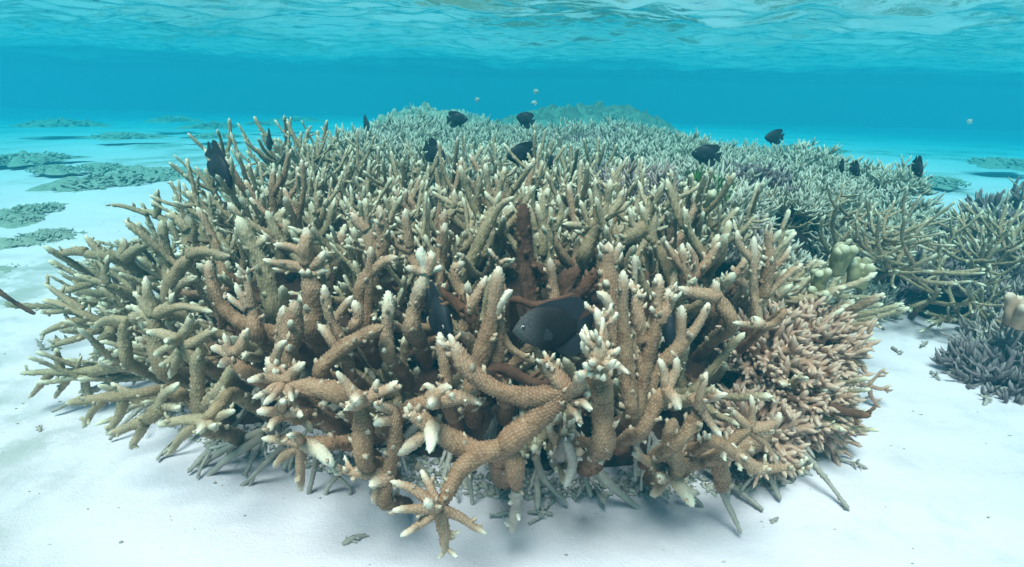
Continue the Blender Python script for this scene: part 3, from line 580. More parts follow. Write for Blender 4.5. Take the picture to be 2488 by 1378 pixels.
# upper middle
for lab, sp, dy, mt in [
    ('pink tan coral bundle with pale crowded tips above centre', [([(900, 700), (905, 620), (890, 545)], 46, 38, {'st': 9, 'lo': .7, 'tip': .8}), ([(930, 640), (925, 580), (920, 530)], 34, 26, {'st': 6}), ([(915, 640), (935, 570), (922, 500)], 36, 20, {'tip': .7}), ([(890, 560), (865, 535), (848, 522)], 34, 22, {'tip': 1, 'st': 5})], 0, M_BROWN),
    ('yellow stained coral fork above the cross shaped top', [([(1025, 665), (1000, 620), (985, 585), (965, 572)], 32, 20, {'tip': .8}), ([(995, 600), (988, 555), (984, 510)], 28, 16), ([(1000, 610), (960, 590), (950, 560)], 26, 14)], .02, M_BROWN),
    ('straight coral finger rising above the centre', [([(1072, 660), (1075, 590), (1082, 508)], 36, 22, {'tip': .5})], .0, M_BROWN),
    ('pale many armed coral star on the crest of the thicket', [([(1070, 560), (1090, 520), (1110, 500)], 32, 28, {'tip': .4}), ([(1108, 502), (1075, 485), (1050, 465)], 20, 10), ([(1105, 500), (1105, 480), (1106, 462)], 22, 10), ([(1112, 500), (1135, 490), (1150, 474)], 20, 10, {'tip': .9}), ([(1110, 505), (1130, 515), (1150, 522)], 22, 11, {'tip': .9}), ([(1105, 502), (1082, 500), (1083, 478)], 20, 11), ([(1112, 503), (1130, 500), (1155, 494)], 18, 9, {'tip': .9})], .0, M_OLIVE),
    ('tall leaning coral antler with a thin side tine right of centre', [([(1120, 690), (1150, 625), (1180, 560), (1195, 525), (1208, 490)], 54, 28, {'tip': .4}), ([(1198, 520), (1220, 495), (1250, 480)], 24, 10), ([(1170, 620), (1188, 580), (1190, 545)], 34, 24, {'tip': .6}), ([(1205, 500), (1190, 480), (1178, 466)], 18, 9)], .0, M_OLIVE),
    ('slender diagonal coral finger crossing behind the antler', [([(1262, 620), (1235, 575), (1205, 530)], 26, 12, {'tip': .7})], .02, M_OLIVE),
    ('dense cluster of upright pale fingers beside the algae stump', [([(1310, 660), (1306, 610), (1304, 555)], 28, 16, {'tip': .9}), ([(1330, 660), (1334, 580), (1336, 500)], 34, 18, {'st': 9, 'tip': .8}), ([(1316, 620), (1318, 550), (1306, 495)], 36, 20), ([(1322, 560), (1320, 500), (1332, 455)], 28, 14), ([(1345, 560), (1360, 520), (1358, 470)], 26, 15), ([(1300, 560), (1290, 520), (1282, 495)], 22, 11)], .0, M_OLIVE),
    ('broad coral fan with upright tips on the crest right of centre', [([(1420, 620), (1440, 570), (1465, 530)], 42, 34, T0), ([(1462, 535), (1420, 550), (1368, 542)], 30, 15, {'tip': .9}), ([(1455, 540), (1450, 480), (1446, 432)], 30, 16), ([(1468, 530), (1478, 480), (1482, 438)], 28, 14), ([(1470, 530), (1500, 500), (1515, 462)], 28, 12), ([(1480, 525), (1515, 505), (1532, 484)], 24, 11), ([(1460, 560), (1480, 510), (1470, 495)], 24, 14), ([(1440, 560), (1420, 520), (1412, 485)], 24, 12)], .0, M_OLIVE),
    ('three pronged coral with a thick lower arm under the purple bush', [([(1640, 720), (1612, 640), (1585, 580), (1558, 500)], 38, 16), ([(1580, 580), (1540, 545), (1532, 505)], 22, 11), ([(1585, 590), (1590, 540), (1603, 502)], 22, 11), ([(1570, 550), (1530, 575), (1495, 598)], 38, 26, {'tip': .2})], .0, M_OLIVE),
    ('thin curved coral tine below the crest fan', [([(1500, 590), (1490, 545), (1470, 497)], 26, 14, {'st': 4})], .03, M_OLIVE),
    ('slim coral sprig with two short tines on the crest', [([(1235, 520), (1232, 470), (1230, 418)], 22, 11), ([(1232, 470), (1218, 440), (1208, 420)], 14, 7), ([(1234, 480), (1255, 450), (1285, 425)], 20, 10)], .04, M_OLIVE),
    ('long thin coral twig lying across the back crest at left', [([(900, 440), (860, 412), (830, 402), (790, 385), (740, 385)], 20, 10, {'tip': .3}), ([(880, 420), (885, 385), (862, 362)], 18, 9), ([(870, 430), (855, 445), (790, 440)], 16, 8), ([(880, 425), (905, 405), (915, 395)], 16, 8)], .0, M_OLIVE),
    ('pale bristly coral finger on the back crest left of centre', [([(1015, 480), (1012, 430), (1022, 385)], 38, 24, {'st': 14, 'lo': .2, 'sl': .02})], .0, M_OLIVE),
    ('slanted pale coral blade on the back crest', [([(1130, 470), (1115, 440), (1095, 412)], 22, 12)], .0, M_OLIVE),
    ('lump of pale coral buds left of the pink tan bundle', [([(820, 640), (825, 590), (830, 560)], 44, 36, {'st': 12, 'sl': .016, 'tip': .7})], .02, M_BROWN),
    ('paired coral fingers under the pink tan bundle', [([(890, 800), (895, 730), (905, 600)], 36, 18, {'tip': .7}), ([(870, 760), (880, 690), (930, 640), (965, 622)], 36, 22, {'tip': .6})], -.01, M_BROWN),
    ('low brown coral arm with a white nub left of the antler', [([(1140, 740), (1110, 690), (1100, 640)], 34, 24, {'tip': .3}), ([(1105, 655), (1120, 640), (1118, 628)], 24, 18, {'tip': 1})], .02, M_BROWN),
    ('brown finger with a fine white fork right of the antler', [([(1235, 740), (1215, 680), (1210, 640), (1185, 602)], 26, 12, {'tip': .8}), ([(1212, 640), (1230, 632), (1248, 630)], 14, 7, {'tip': .9})], .0, M_BROWN),
    ('brown coral finger standing over the fish back', [([(1350, 760), (1345, 700), (1338, 632)], 40, 20, {'tip': .6})], .03, M_BROWN),
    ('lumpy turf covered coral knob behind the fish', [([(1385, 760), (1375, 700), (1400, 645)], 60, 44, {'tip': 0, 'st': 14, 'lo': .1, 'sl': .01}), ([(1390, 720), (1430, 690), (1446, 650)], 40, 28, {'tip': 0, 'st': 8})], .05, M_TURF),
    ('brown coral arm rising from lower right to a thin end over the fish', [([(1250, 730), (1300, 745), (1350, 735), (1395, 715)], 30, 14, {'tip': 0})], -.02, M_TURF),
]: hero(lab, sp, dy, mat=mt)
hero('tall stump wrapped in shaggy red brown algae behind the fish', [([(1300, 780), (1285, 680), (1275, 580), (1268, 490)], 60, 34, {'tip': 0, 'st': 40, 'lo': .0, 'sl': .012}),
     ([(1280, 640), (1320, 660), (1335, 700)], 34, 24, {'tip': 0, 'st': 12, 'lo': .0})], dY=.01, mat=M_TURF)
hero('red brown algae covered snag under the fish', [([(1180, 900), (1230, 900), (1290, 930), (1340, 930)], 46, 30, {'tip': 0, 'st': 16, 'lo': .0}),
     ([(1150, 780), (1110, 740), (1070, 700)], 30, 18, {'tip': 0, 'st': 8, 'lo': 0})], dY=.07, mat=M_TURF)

# grey dead legs reaching down to the sand
DG = 'dead grey coral branches at the foot of the thicket'
for lab, sp, y in [
    ('dead grey branch sloping down left to the sand', [([(680, 1040), (600, 1062), (520, 1110), (428, 1168)], 27, 8), ([(600, 1065), (560, 1075), (510, 1090)], 16, 7)], .72),
    ('second dead grey branch sloping left beside the first', [([(640, 1060), (590, 1090), (548, 1120), (498, 1166)], 27, 10)], .70),
    ('thin dead grey branch reaching the sand further right', [([(690, 1080), (640, 1130), (590, 1180), (536, 1218)], 18, 8), ([(620, 1150), (605, 1185), (595, 1205)], 12, 6)], .68),
    ('dead stick pushed down behind the pale blade', [([(770, 1100), (760, 1160), (742, 1242)], 18, 8)], .67),
    ('dead forked stick under the studded arm', [([(830, 1140), (800, 1180), (785, 1215)], 18, 8), ([(815, 1150), (850, 1190), (845, 1215)], 12, 6)], .67),
    ('pale dead branch slanting right over the sand under the rosette', [([(1400, 1100), (1450, 1150), (1500, 1195), (1560, 1242)], 41, 9)], .66),
    ('short dead prong standing in the sand near the star', [([(1140, 1130), (1142, 1180), (1150, 1232)], 16, 10)], .66),
    ('dead prong behind the front leg', [([(1300, 1110), (1320, 1160), (1380, 1230)], 23, 9)], .66),
    ('short dead prong at the right foot', [([(1640, 1190), (1690, 1215), (1722, 1262)], 16, 8)], .66),
    ('dead branch end lying left of the rosette trunk', [([(1010, 1130), (1035, 1150), (1045, 1180)], 23, 17)], .60),
]: hero(lab, sp, 0, mat=M_DEAD, Y=y, ext=False, name='dead_coral_branch', cat='dead coral', group=DG, stub=0, bump=.0005)

LM = [('grey faced fish', 1340, 797), ('algae wrapped stump', 1275, 600), ('cross shaped coral top', 1030, 640), ('star topped stem', 745, 620), ('large curved horn', 540, 720), ('thick sloping limb', 600, 600),
      ('rosette of white knobs', 1450, 840), ('long straight finger', 1512, 700), ('ragged crowned column', 1480, 610), ('tall shoulder fingers', 1850, 600), ('pinkish twiggy cushion', 1900, 900), ('crest fan', 1450, 490),
      ('many armed coral star', 1110, 495), ('stocky left column', 400, 580), ('forked pale left arm', 230, 615), ('left edge spray', 150, 750), ('long level left arm', 200, 900), ('mid left pointed cluster', 430, 830), ('flat coral star', 490, 1025),
      ('blue black left fish', 535, 405), ('back crest twig', 830, 400), ('green weed', 1725, 455), ('stack of pale lobes', 2035, 640), ('dark bluish bush', 1850, 420), ('purplish bush', 1560, 430), ('right edge of the picture', 2440, 650),
      ('upright fish over the right thicket', 2230, 408), ('right sand gap', 2170, 830), ('farthest mound', 1430, 270), ('far left mound', 1030, 290), ('pink tan bundle', 900, 570), ('skyline fish before the pale mound', 1112, 290), ('skyline fish left of middle', 1058, 375), ('middle back crest fish', 1265, 376), ('fish under the farthest mound', 1275, 290), ('fish over the pale reef top', 1714, 376), ('fish on the right skyline', 1880, 333), ('small paired fish', 2060, 408), ('faint fish at the reef end', 890, 302), ('lower right limb', 1700, 1110), ('V shaped fingers', 1680, 780)]
DIRS = ['right of', 'above and right of', 'above', 'above and left of', 'left of', 'below and left of', 'below', 'below and right of']
def project(p):
    w = np.asarray(p, float) - CAM; t = float(w @ _F); return CU + FPX * float(w @ _R) / t, CV - FPX * float(w @ _U) / t, t
USED = {}
def near(base, p):
    """base phrase + the landmark it stands beside, each pairing used once where possible"""
    u, v, t = project(p)
    c = sorted((math.hypot(u - a, v - b_), n, a, b_) for n, a, b_ in LM)
    l = base
    for d, n, a, b_ in c[:7]:
        k = DIRS[int(round(math.atan2(b_ - v, u - a) / (math.pi / 4))) % 8]
        far = 'just ' if d < 90 else ('well ' if d > 190 else '')
        l = f'{base} {far}{k} the {n}'
        if len(l.split()) > 16: l = l.replace(' just ', ' ').replace(' well ', ' ')
        if len(l.split()) > 16: continue
        if l not in USED: USED[l] = 1; return l
    return l
rd_ = random.Random(91); lipx, lipy = P1[1:6, 0], P1[1:6, 1]
for k in range(22):
    x = -.60 + k * .047 + rd_.uniform(-.015, .015); yl = float(np.interp(x, lipx, lipy)); rs = np.random.RandomState(1200 + k); g = Geo()
    ox = (x * .25) + rd_.uniform(-.04, .04); h = rd_.uniform(.07, .12); L = rd_.uniform(.10, .16)
    P = [np.array([x, yl + .07, h]), np.array([x + ox * .4, yl + .07 - L * .45, h * .6]), np.array([x + ox, yl + .07 - L, .004])]
    c, T, rad = tube(g, P[:1] + [(P[0] + P[1]) / 2 + rs.normal(size=3) * .012, P[1] + rs.normal(size=3) * .010] + P[2:], .0062, .0024, .003, .0012, 14, 1200 + k, tipamt=.15, algae=.9, lump=.3)
    for _ in range(4):
        i = int(len(c) * rs.uniform(.2, .8)); d = np.array([rs.normal() * .6, -.7, -.45]); d /= np.linalg.norm(d); l = rs.uniform(.03, .06)
        e = c[i] + d * l; e[2] = max(e[2], .003)
        tube(g, [c[i], (c[i] + e) / 2 + np.array([0, 0, .004]), e], rad[i] * .75, .0019, .003, .0009, 10, rs.randint(1 << 30), tipamt=.2, lump=.2)
    o = obj('dead_coral_branch', g.mesh('dead_coral_branch', M_DEAD))
    tag(o, near('thin grey dead branch', (x + ox, yl + .07 - L, 0)), 'dead coral', 'thin dead branches fanned under the thicket lip')

# ------------------------------------------------------------------ generic staghorn stems (copied with their parts)
def rot_to(n):
    return Vector((0, 0, 1)).rotation_difference(Vector(n))
def make_stag(seed, mat, h=.2, r=.011, nb=4, cell=.0036, bump=.0016, spread=.8, side=.5, name='staghorn_coral', stubn=3, sub=0):
    rs = np.random.RandomState(seed); parts = []
    lean = rs.normal(size=2) * .12
    main = np.array([(0, 0, 0), (lean[0] * h * .5, lean[1] * h * .5, h * .35), (lean[0] * h + rs.normal() * .01, lean[1] * h, h * .7), (lean[0] * h * 1.6, lean[1] * h * 1.4, h)])
    g = Geo(); c, T, rad = tube(g, main, r, r * .58, cell, bump, 26, seed, tiplen=.018, algae=.9, tipamt=.85)
    if stubn: stubs(g, c, T, rad, stubn, .45, .95, r * 1.2, seed + 1, cell)
    parts.append(g.mesh('branch', mat))
    a0 = rs.rand() * 6.28
    for k in range(nb):
        a = a0 + k * 2.4 + rs.normal() * .3; i = int(len(c) * (.25 + .55 * rs.rand()))
        l = h * (side + .3 * rs.rand()); an = spread * (.75 + .4 * rs.rand())
        d = np.array([math.cos(a) * math.sin(an), math.sin(a) * math.sin(an), math.cos(an)])
        p0 = c[i]; p1 = p0 + d * l * .5; p2 = p1 + (d * .7 + np.array([0, 0, .45])) * l * .45
        g = Geo(); c2, T2, r2 = tube(g, [p0, p1, p2], rad[i] * .85, r * .5, cell, bump, 22, seed * 7 + k, tiplen=.016, algae=.5, tipamt=.9)
        if stubn: stubs(g, c2, T2, r2, stubn, .4, .95, r * 1.1, seed + 9 + k, cell)
        for _ in range(sub):
            ii = int(len(c2) * (.35 + .5 * rs.rand())); dd = rs.normal(size=3); dd /= np.linalg.norm(dd); dd = dd * .7 + T2[ii] * .7
            tube(g, [c2[ii], c2[ii] + dd * l * .25, c2[ii] + dd * l * .42 + np.array([0, 0, .06]) * l], r2[ii] * .75, r * .36, cell, bump, 16, rs.randint(1 << 30), tipamt=.9)
        parts.append(g.mesh('branch', mat))
    return name, parts
def place(proto, loc, n=(0, 0, 1), spin=0, s=1., label=None, cat='coral', group=None):
    name, parts = proto
    root = empty(name, loc); root.rotation_mode = 'QUATERNION'
    root.rotation_quaternion = rot_to(n) @ Euler((0, 0, spin)).to_quaternion(); root.scale = (s, s, s)
    tag(root, label, cat, group)
    for k, me in enumerate(parts): obj('stem' if k == 0 else 'branch', me, root)
    return root
PB = [make_stag(300 + i, M_BROWN, .21 + .02 * (i % 3), .0115, 3 + i % 3) for i in range(7)]
PO = [make_stag(340 + i, M_OLIVE, .20 + .02 * (i % 3), .0105, 4 + i % 3) for i in range(8)]
PN = [make_stag(360 + i, M_OLIVE, .19, .0100, 6, .004, .0014, .85, .55, stubn=7, sub=2) for i in range(6)]
PT = [make_stag(380 + i, M_TURF, .18, .012, 3, .006, .002, 1.1, .7, stubn=6) for i in range(4)]
PM = [make_stag(400 + i, M_OLIVE, .19, .0098, 5, .006, .0012, .9, .6, stubn=4, sub=1) for i in range(6)]
shape = {3: 'three armed', 4: 'four armed', 5: 'five armed', 6: 'six armed'}
def jit(P, x0, x1, y0, y1, sp, dmin, dmax=9, seed=1):
    rr = random.Random(seed); out = []
    y = y0; row = 0
    while y < y1:
        x = x0 + (row % 2) * sp * .5
        while x < x1:
            a = x + rr.uniform(-.4, .4) * sp; b = y + rr.uniform(-.4, .4) * sp
            d = float(sdist(P, np.array(a), np.array(b)))
            if dmin < d < dmax: out.append((a, b, d))
            x += sp
        y += sp * .87; row += 1
    return out
def outward(P, x, y, e=.05):
    gx = float(sdist(P, np.array(x + e), np.array(y)) - sdist(P, np.array(x - e), np.array(y)))
    gy = float(sdist(P, np.array(x), np.array(y + e)) - sdist(P, np.array(x), np.array(y - e)))
    l = math.hypot(gx, gy) + 1e-6; return -gx / l, -gy / l
def zone(x, y):
    s = 'left side' if x < -.45 else ('right side' if x > .35 else 'middle')
    d = 'front' if y < 1.0 else ('crest' if y < 1.4 else 'back')
    return f'{d} {s}'
def scatter(P, topf, pts, protos, label, group, hh=.2, lean=1.2, sc=(.8, 1.1), seed=3):
    rr = random.Random(seed)
    for (x, y, d) in pts:
        ox, oy = outward(P, x, y); w = lean * max(0., 1 - d / .3)
        n = Vector((ox * w + rr.gauss(0, .16), oy * w + rr.gauss(0, .16), 1)).normalized()
        s = rr.uniform(*sc); p = rr.choice(protos)
        top = float(topf(np.array(x), np.array(y))) + rr.uniform(-.05, .015)
        z = max(.01, top - hh * s * n.z); bx, by = x - n.x * hh * s * .6, y - n.y * hh * s * .6
        col = 'tan brown' if p in PB else ('olive tan' if p in PO or p in PM or p in PN else 'dark turf covered')
        place(p, (bx, by, z), n, rr.uniform(0, 6.28), s, near(label.format(col=col, shape=shape.get(len(p[1]), 'many armed')), (x, y, z + hh * s)), 'coral', group)
A1 = [q for q in jit(P1, -.5, .8, .6, 1.32, .100, -.005, seed=5)] + jit(P1, -1.2, -.5, .6, 1.32, .092, -.02, seed=55)
scatter(P1, top1, [p for p in A1 if p[0] > -.55], PB + PN + PO, '{col} {shape} staghorn', 'staghorn stems filling the large thicket', seed=11)
scatter(P1, top1, [p for p in A1 if p[0] <= -.55], PN + PO[:3], '{col} {shape} staghorn', 'staghorn stems filling the large thicket', seed=12)
A1 = [q for q in A1 if not (q[0] > .42 and q[1] < 1.08)]
A2 = jit(P1, -1.25, .75, 1.32, 2.1, .128, -.005, seed=6)
scatter(P1, top1, [p for p in A2 if p[0] < .3 + .0 * p[1]], PM + PO[:3], 'thin {col} {shape} staghorn', 'thinner staghorn stems at the back of the thicket', sc=(.7, .95), seed=13)
A3 = jit(P1, -.5, .6, .72, 1.1, .12, .04, seed=8)
scatter(P1, lambda x, y: top1(x, y) - .06, A3, PT, '{col} dead stem', 'turf covered dead stems inside the thicket', seed=14)

# ------------------------------------------------------------------ fine bushy corals
def make_bush(seed, mat, n=46, rad=.13, r=.0032, ln=.05, flat=.8, name='bushy_coral', cell=.006, kids=3):
    rs = np.random.RandomState(seed); g = Geo()
    for k in range(n):
        z = rs.rand() * .95; a = k * 2.399 + rs.normal() * .2; q = math.sqrt(max(0, 1 - z * z))
        d = np.array([q * math.cos(a), q * math.sin(a), z * flat + .12]); d /= np.linalg.norm(d)
        R0 = rad * (.88 + .16 * rs.rand()); e = d * R0 * np.array([1, 1, flat])
        p0 = e * .25; p1 = e * .65 + rs.normal(size=3) * .006
        g_c, g_T, g_r = tube(g, [p0, p1, e], r * 1.5, r, cell * 1.6, 0, 7, rs.randint(1 << 30), tiplen=.02, algae=.9)
        for _ in range(kids):
            i = int(len(g_c) * (.35 + .6 * rs.rand())); i = min(i, len(g_c) - 1); dd = rs.normal(size=3); dd[2] = abs(dd[2]); dd = dd / np.linalg.norm(dd) + d * .6
            l = ln * (.5 + .6 * rs.rand())
            tube(g, [g_c[i], g_c[i] + dd * l * .5, g_c[i] + dd * l * .8 + np.array([0, 0, .2 * l])], r, r * .6, cell, 0, 6, rs.randint(1 << 30), tiplen=.02)
    return g.mesh(name, mat)
GB = [make_bush(500 + i, M_GREY, 95, .125, .0036, .030, kids=5, cell=.007) for i in range(5)]
GD = [make_bush(520 + i, M_DARK, 90, .11, .004, .028, kids=5, cell=.007) for i in range(2)]
M_MAUVE = coral_mat('mauve_coral', (.30, .20, .18), (.27, .18, .17), (.4, .3, .27), (.62, .52, .46), (.10, .06, .05))
GP = [make_bush(530 + i, M_MAUVE, 90, .12, .0036, .032, kids=5, cell=.007) for i in range(3)]
def bush(me, loc, s, label, group=None, sz=None, n=(0, 0, 1), name='bushy_coral'):
    o = obj(name, me); o.location = loc; o.rotation_mode = 'QUATERNION'
    o.rotation_quaternion = rot_to(n) @ Euler((0, 0, rng.uniform(0, 6.28))).to_quaternion()
    o.scale = (s, s, s if sz is None else sz); tag(o, label, 'coral', group); return o
rb = random.Random(21)
for (x, y, d) in jit(P1, -1.2, 1.7, 1.3, 3.8, .165, -.01, seed=15):
    if y < 2.0 and x < .33: continue
    z = float(top1(np.array(x), np.array(y))) - .13 + rb.uniform(-.03, .02)
    s = rb.uniform(.8, 1.2) * (1.0 if y < 2.4 else 1.15)
    bush(rb.choice(GB + GB + GP[:1]), (x, y, max(.02, z)), s, near(('large' if s > 1.1 else ('small' if s < .9 else 'mid sized')) + ' fine coral', (x, y, z + .12)), 'fine branched corals on the reef top', n=Vector((rb.gauss(0, .15), rb.gauss(0, .15) - .1, 1)), name='bushy_coral')
# purple bush, dark bushes
for (u, v, t, me, s, lab) in [
    (1560, 430, 1.45, GP[0], .95, 'purplish brown bushy coral rising behind the crest fan'),
    (1500, 420, 1.5, GP[1], .7, 'small brownish bushy coral left of the purplish bush'),
    (1620, 455, 1.4, GP[1], .7, 'brown tinged bushy coral right of the purplish bush'),
    (1850, 420, 1.75, GD[0], .9, 'dark bluish coral bush among the pale reef top'),
    (1790, 400, 1.9, GD[1], .7, 'small dark coral bush beside the bluish one'),
    (2410, 560, 1.75, GD[0], 1.3, 'dark coral mass at the right edge beyond the thicket'),
    (2480, 520, 1.9, GD[1], 1.5, 'dark coral clump cut by the right edge of the photo'),
    (2450, 880, 1.15, GD[1], 1.05, 'dark purple coral clump low at the right edge'),
    (2480, 800, 1.25, GP[2], .9, 'mauve coral bush above the low purple clump at the right edge'),
]: bush(me, tuple(at_t(u, v, t) - np.array([0, 0, .06])), s, lab)

# ------------------------------------------------------------------ fine brown coral on the right of the thicket, every twig a part
def make_twigs(mat, k, r, ln, seed, cell=.0035, bump=.0006):
    out = []
    for i in range(k):
        rs = np.random.RandomState(seed + i); g = Geo()
        p = [np.zeros(3), np.array([rs.normal() * .1, rs.normal() * .1, .5]) * ln, np.array([rs.normal() * .2, rs.normal() * .2, 1.]) * ln]
        c, T, rad = tube(g, p, r, r * .7, cell, bump, 12, seed + i, tiplen=.018, algae=.5, tipamt=.8)
        for _ in range(rs.randint(2, 5)):
            j = int(len(c) * (.3 + .5 * rs.rand())); d = rs.normal(size=3); d -= T[j] * (d @ T[j]); d /= np.linalg.norm(d); d = d * .75 + T[j] * .65
            l = ln * (.25 + .25 * rs.rand()); tube(g, [c[j], c[j] + d * l * .6, c[j] + (d + T[j] * .35) * l], rad[j] * .85, r * .55, cell, bump, 10, rs.randint(1 << 30), tiplen=.014, tipamt=.8)
        out.append(g.mesh('branch', mat))
    return out
def twig_colony(label, loc, rad, n, twigs, hemi, flat=.9, seed=0, group=None, name='fine_branched_coral'):
    rs = random.Random(seed); root = empty(name, loc); tag(root, label, 'coral', group)
    hemi = Vector(hemi).normalized()
    for k in range(n):
        z = 1 - (k + .5) / n * 1.05; a = k * 2.39996; q = math.sqrt(max(0, 1 - z * z))
        d = Vector((q * math.cos(a), q * math.sin(a), z)); d = hemi.to_track_quat('Z', 'Y') @ d
        o = obj('branch', rs.choice(twigs), root)
        R0 = rad * rs.uniform(.5, .8); o.location = Vector((d.x * R0, d.y * R0, d.z * R0 * flat))
        dd = (d + Vector((rs.gauss(0, .3), rs.gauss(0, .3), rs.gauss(0, .3) + .15))).normalized()
        o.rotation_mode = 'QUATERNION'; o.rotation_quaternion = rot_to(dd) @ Euler((0, 0, rs.uniform(0, 6.28))).to_quaternion()
        s = rs.uniform(.8, 1.2); o.scale = (s, s, s)
    return root
TW = make_twigs(M_FINE, 9, .0050, .042, 700)
for (u, v, t, rd, n, lab) in [
    (1885, 960, .92, .088, 140, 'dense pinkish tan coral cushion of short blunt twigs at the right foot of the thicket'),
    (1945, 855, .98, .085, 120, 'pinkish tan twiggy coral cushion highest on the right edge above the sand'),
    (1840, 865, .93, .075, 80, 'small pinkish twiggy coral between the large stems and the right cushion'),
    (1955, 1000, .93, .062, 70, 'low pinkish twiggy coral nearest the sand on the right edge'),
    (1830, 1050, .86, .06, 50, 'pinkish twiggy coral tucked under the right coral fan'),
]: twig_colony(lab, at_t(u, v, t), rd, n, TW, (.35, -.8, .55), seed=n)
hero('thin forked coral twig sticking out over the sand from the right cushion', [
    ([(1980, 930, .05), (2060, 930), (2112, 935)], 20, 13, {'tip': .1}), ([(2110, 935), (2130, 915), (2152, 892)], 12, 7), ([(2112, 936), (2140, 945), (2166, 936)], 11, 6), ([(2112, 934), (2118, 965), (2140, 992)], 13, 7)], Y=.93, ext=False, mat=M_FINE)
hero('small twig fork below the right cushion', [([(1990, 1050), (2050, 1055), (2095, 1048)], 14, 7), ([(2000, 1100), (2008, 1140), (1998, 1172)], 14, 8)], Y=.84, ext=False, mat=M_FINE)

# ------------------------------------------------------------------ the separate thicket at the right
PR = [make_stag(800 + i, M_OLIVE, .19, .0094, 6, .005, .0010, 1.15, .75, stubn=5, sub=2) for i in range(5)]
PR2 = [make_stag(820 + i, M_GREY, .18, .0082, 6, .006, .0008, 1.1, .75, stubn=5, sub=2) for i in range(4)]
shape[7] = 'widely branched'
rr = random.Random(31)
for (x, y, d) in jit(P2, .85, 2.0, .9, 2.0, .106, -.035, seed=18) + [(.78, 1.55, .1), (.88, 1.7, .15), (.75, 1.75, .2), (.98, 1.85, .2), (.62, 1.5, .2), (.85, 1.9, .2), (1.05, 1.6, .03), (.7, 1.95, .2)]:
    if project((x, y, .2))[0] > 2640: continue
    ox, oy = outward(P2, x, y) if x > .95 else (0.2, -.6); w = 1.3 * max(0., 1 - d / .3)
    n = Vector((ox * w + rr.gauss(0, .25), oy * w + rr.gauss(0, .25), 1)).normalized(); s = rr.uniform(.62, .88)
    top = float(top2(np.array(x), np.array(y))) + rr.uniform(-.05, .01) - .02 if x > .95 else .235
    dark = rr.random() < .0
    place(rr.choice(PR if y < 1.6 else PR2), (x - n.x * .1, y - n.y * .1, max(.01, top - .19 * s * n.z)), n, rr.uniform(0, 6.28), s,
          near(('large' if s > .97 else 'small') + (' front row' if y < 1.25 else (' middle row' if y < 1.6 else ' rear row')) + ' thin coral', (x, y, top)), 'coral', 'thin armed corals of the right thicket')

for (x, y, d) in jit(P2, .8, 1.9, .95, 2.0, .16, -.0, seed=28):
    if project((x, y, .1))[0] > 2640: continue
    bush(rr.choice(GD + GP), (x, y, max(.01, float(top2(np.array(x), np.array(y))) - .15)), rr.uniform(.75, 1.0), near('dull brown mauve undergrowth coral', (x, y, .1)), 'short corals under the right thicket')

# rounded leathery lumps
def lump_mesh(name, seed, mat, r=.019, k=6):
    rs = np.random.RandomState(seed); g = Geo()
    for i in range(k):
        a = rs.rand() * 6.28; d = np.array([math.cos(a) * .5, math.sin(a) * .5, 1.]) * (0 if i == 0 else 1) + np.array([0, 0, 1. if i == 0 else .2])
        p0 = np.array([math.cos(a), math.sin(a), 0]) * r * .3
        tube(g, [p0 - np.array([0, 0, r]), p0 + d * r * .7, p0 + d * r * (1.2 + .5 * rs.rand())], r * .55, r * .5, r * .1, 0, 22, rs.randint(1 << 30), tiplen=r * .6, tipamt=1, lump=.05, algae=.3, rnd=True)
    return g.mesh(name, mat)
M_LUMP = coral_mat('leathery_lobed_coral', (.26, .22, .11), (.22, .2, .11), (.3, .26, .14), (.62, .56, .40), (.1, .07, .04), .6)
for (u, v, t, s, lab) in [
    (2035, 640, 1.02, 1.0, 'stack of round pale capped lobes between the two thickets'), (2085, 675, 1.03, .95, 'rounded olive lobe with a white cap right of the pale stack'),
    (1990, 690, 1.0, .8, 'smooth olive ball of coral left below the pale stack'), (1985, 740, .98, .8, 'round lobes with a bright cap above the pinkish cushion'),
    (1668, 470, 1.35, .8, 'pair of round capped olive lobes below the green weed'), (1705, 505, 1.28, 1.1, 'large olive leathery lobe leaning right under the green weed'),
    (2470, 770, 1.15, 1.1, 'orange tan ridged coral cut by the right edge'),
]:
    o = obj('lobed_coral', lump_mesh('lobed_coral', int(u), M_LUMP if u < 2400 else M_FINE)); o.location = tuple(at_t(u, v, t)); o.scale = (s, s, s); tag(o, lab, 'coral')

# green weed tufts
M_GREEN = plain('green_weed', (.10, .22, .04), .6, .2, (.06, .12, .03))
for i, (u, v, t, lab) in enumerate([(1700, 440, 1.5, 'bright green weed tuft above the olive lobes'), (1745, 455, 1.45, 'second green weed tuft right of the bright one'), (1730, 480, 1.4, 'low green weed tuft on the olive lobes')]):
    g = Geo(); rs = np.random.RandomState(900 + i)
    for _ in range(60):
        p = rs.normal(size=3) * np.array([.016, .016, .008]); d = rs.normal(size=3) * .4 + np.array([0, 0, 1]); L = .012 + .014 * rs.rand(); w = .002; s_ = np.cross(d, [0, 1, .2]); s_ /= np.linalg.norm(s_) + 1e-9
        v_ = np.array([p - s_ * w, p + s_ * w, p + d * L * .6 + s_ * w * 1.2, p + d * L * .6 - s_ * w * 1.2, p + d * L])
        g.add(v_, [[0, 1, 2, 3]], [[3, 2, 4]])
    o = obj('weed_tuft', g.mesh('weed_tuft', M_GREEN)); o.location = tuple(at_t(u, v, t)); tag(o, lab, 'seaweed')

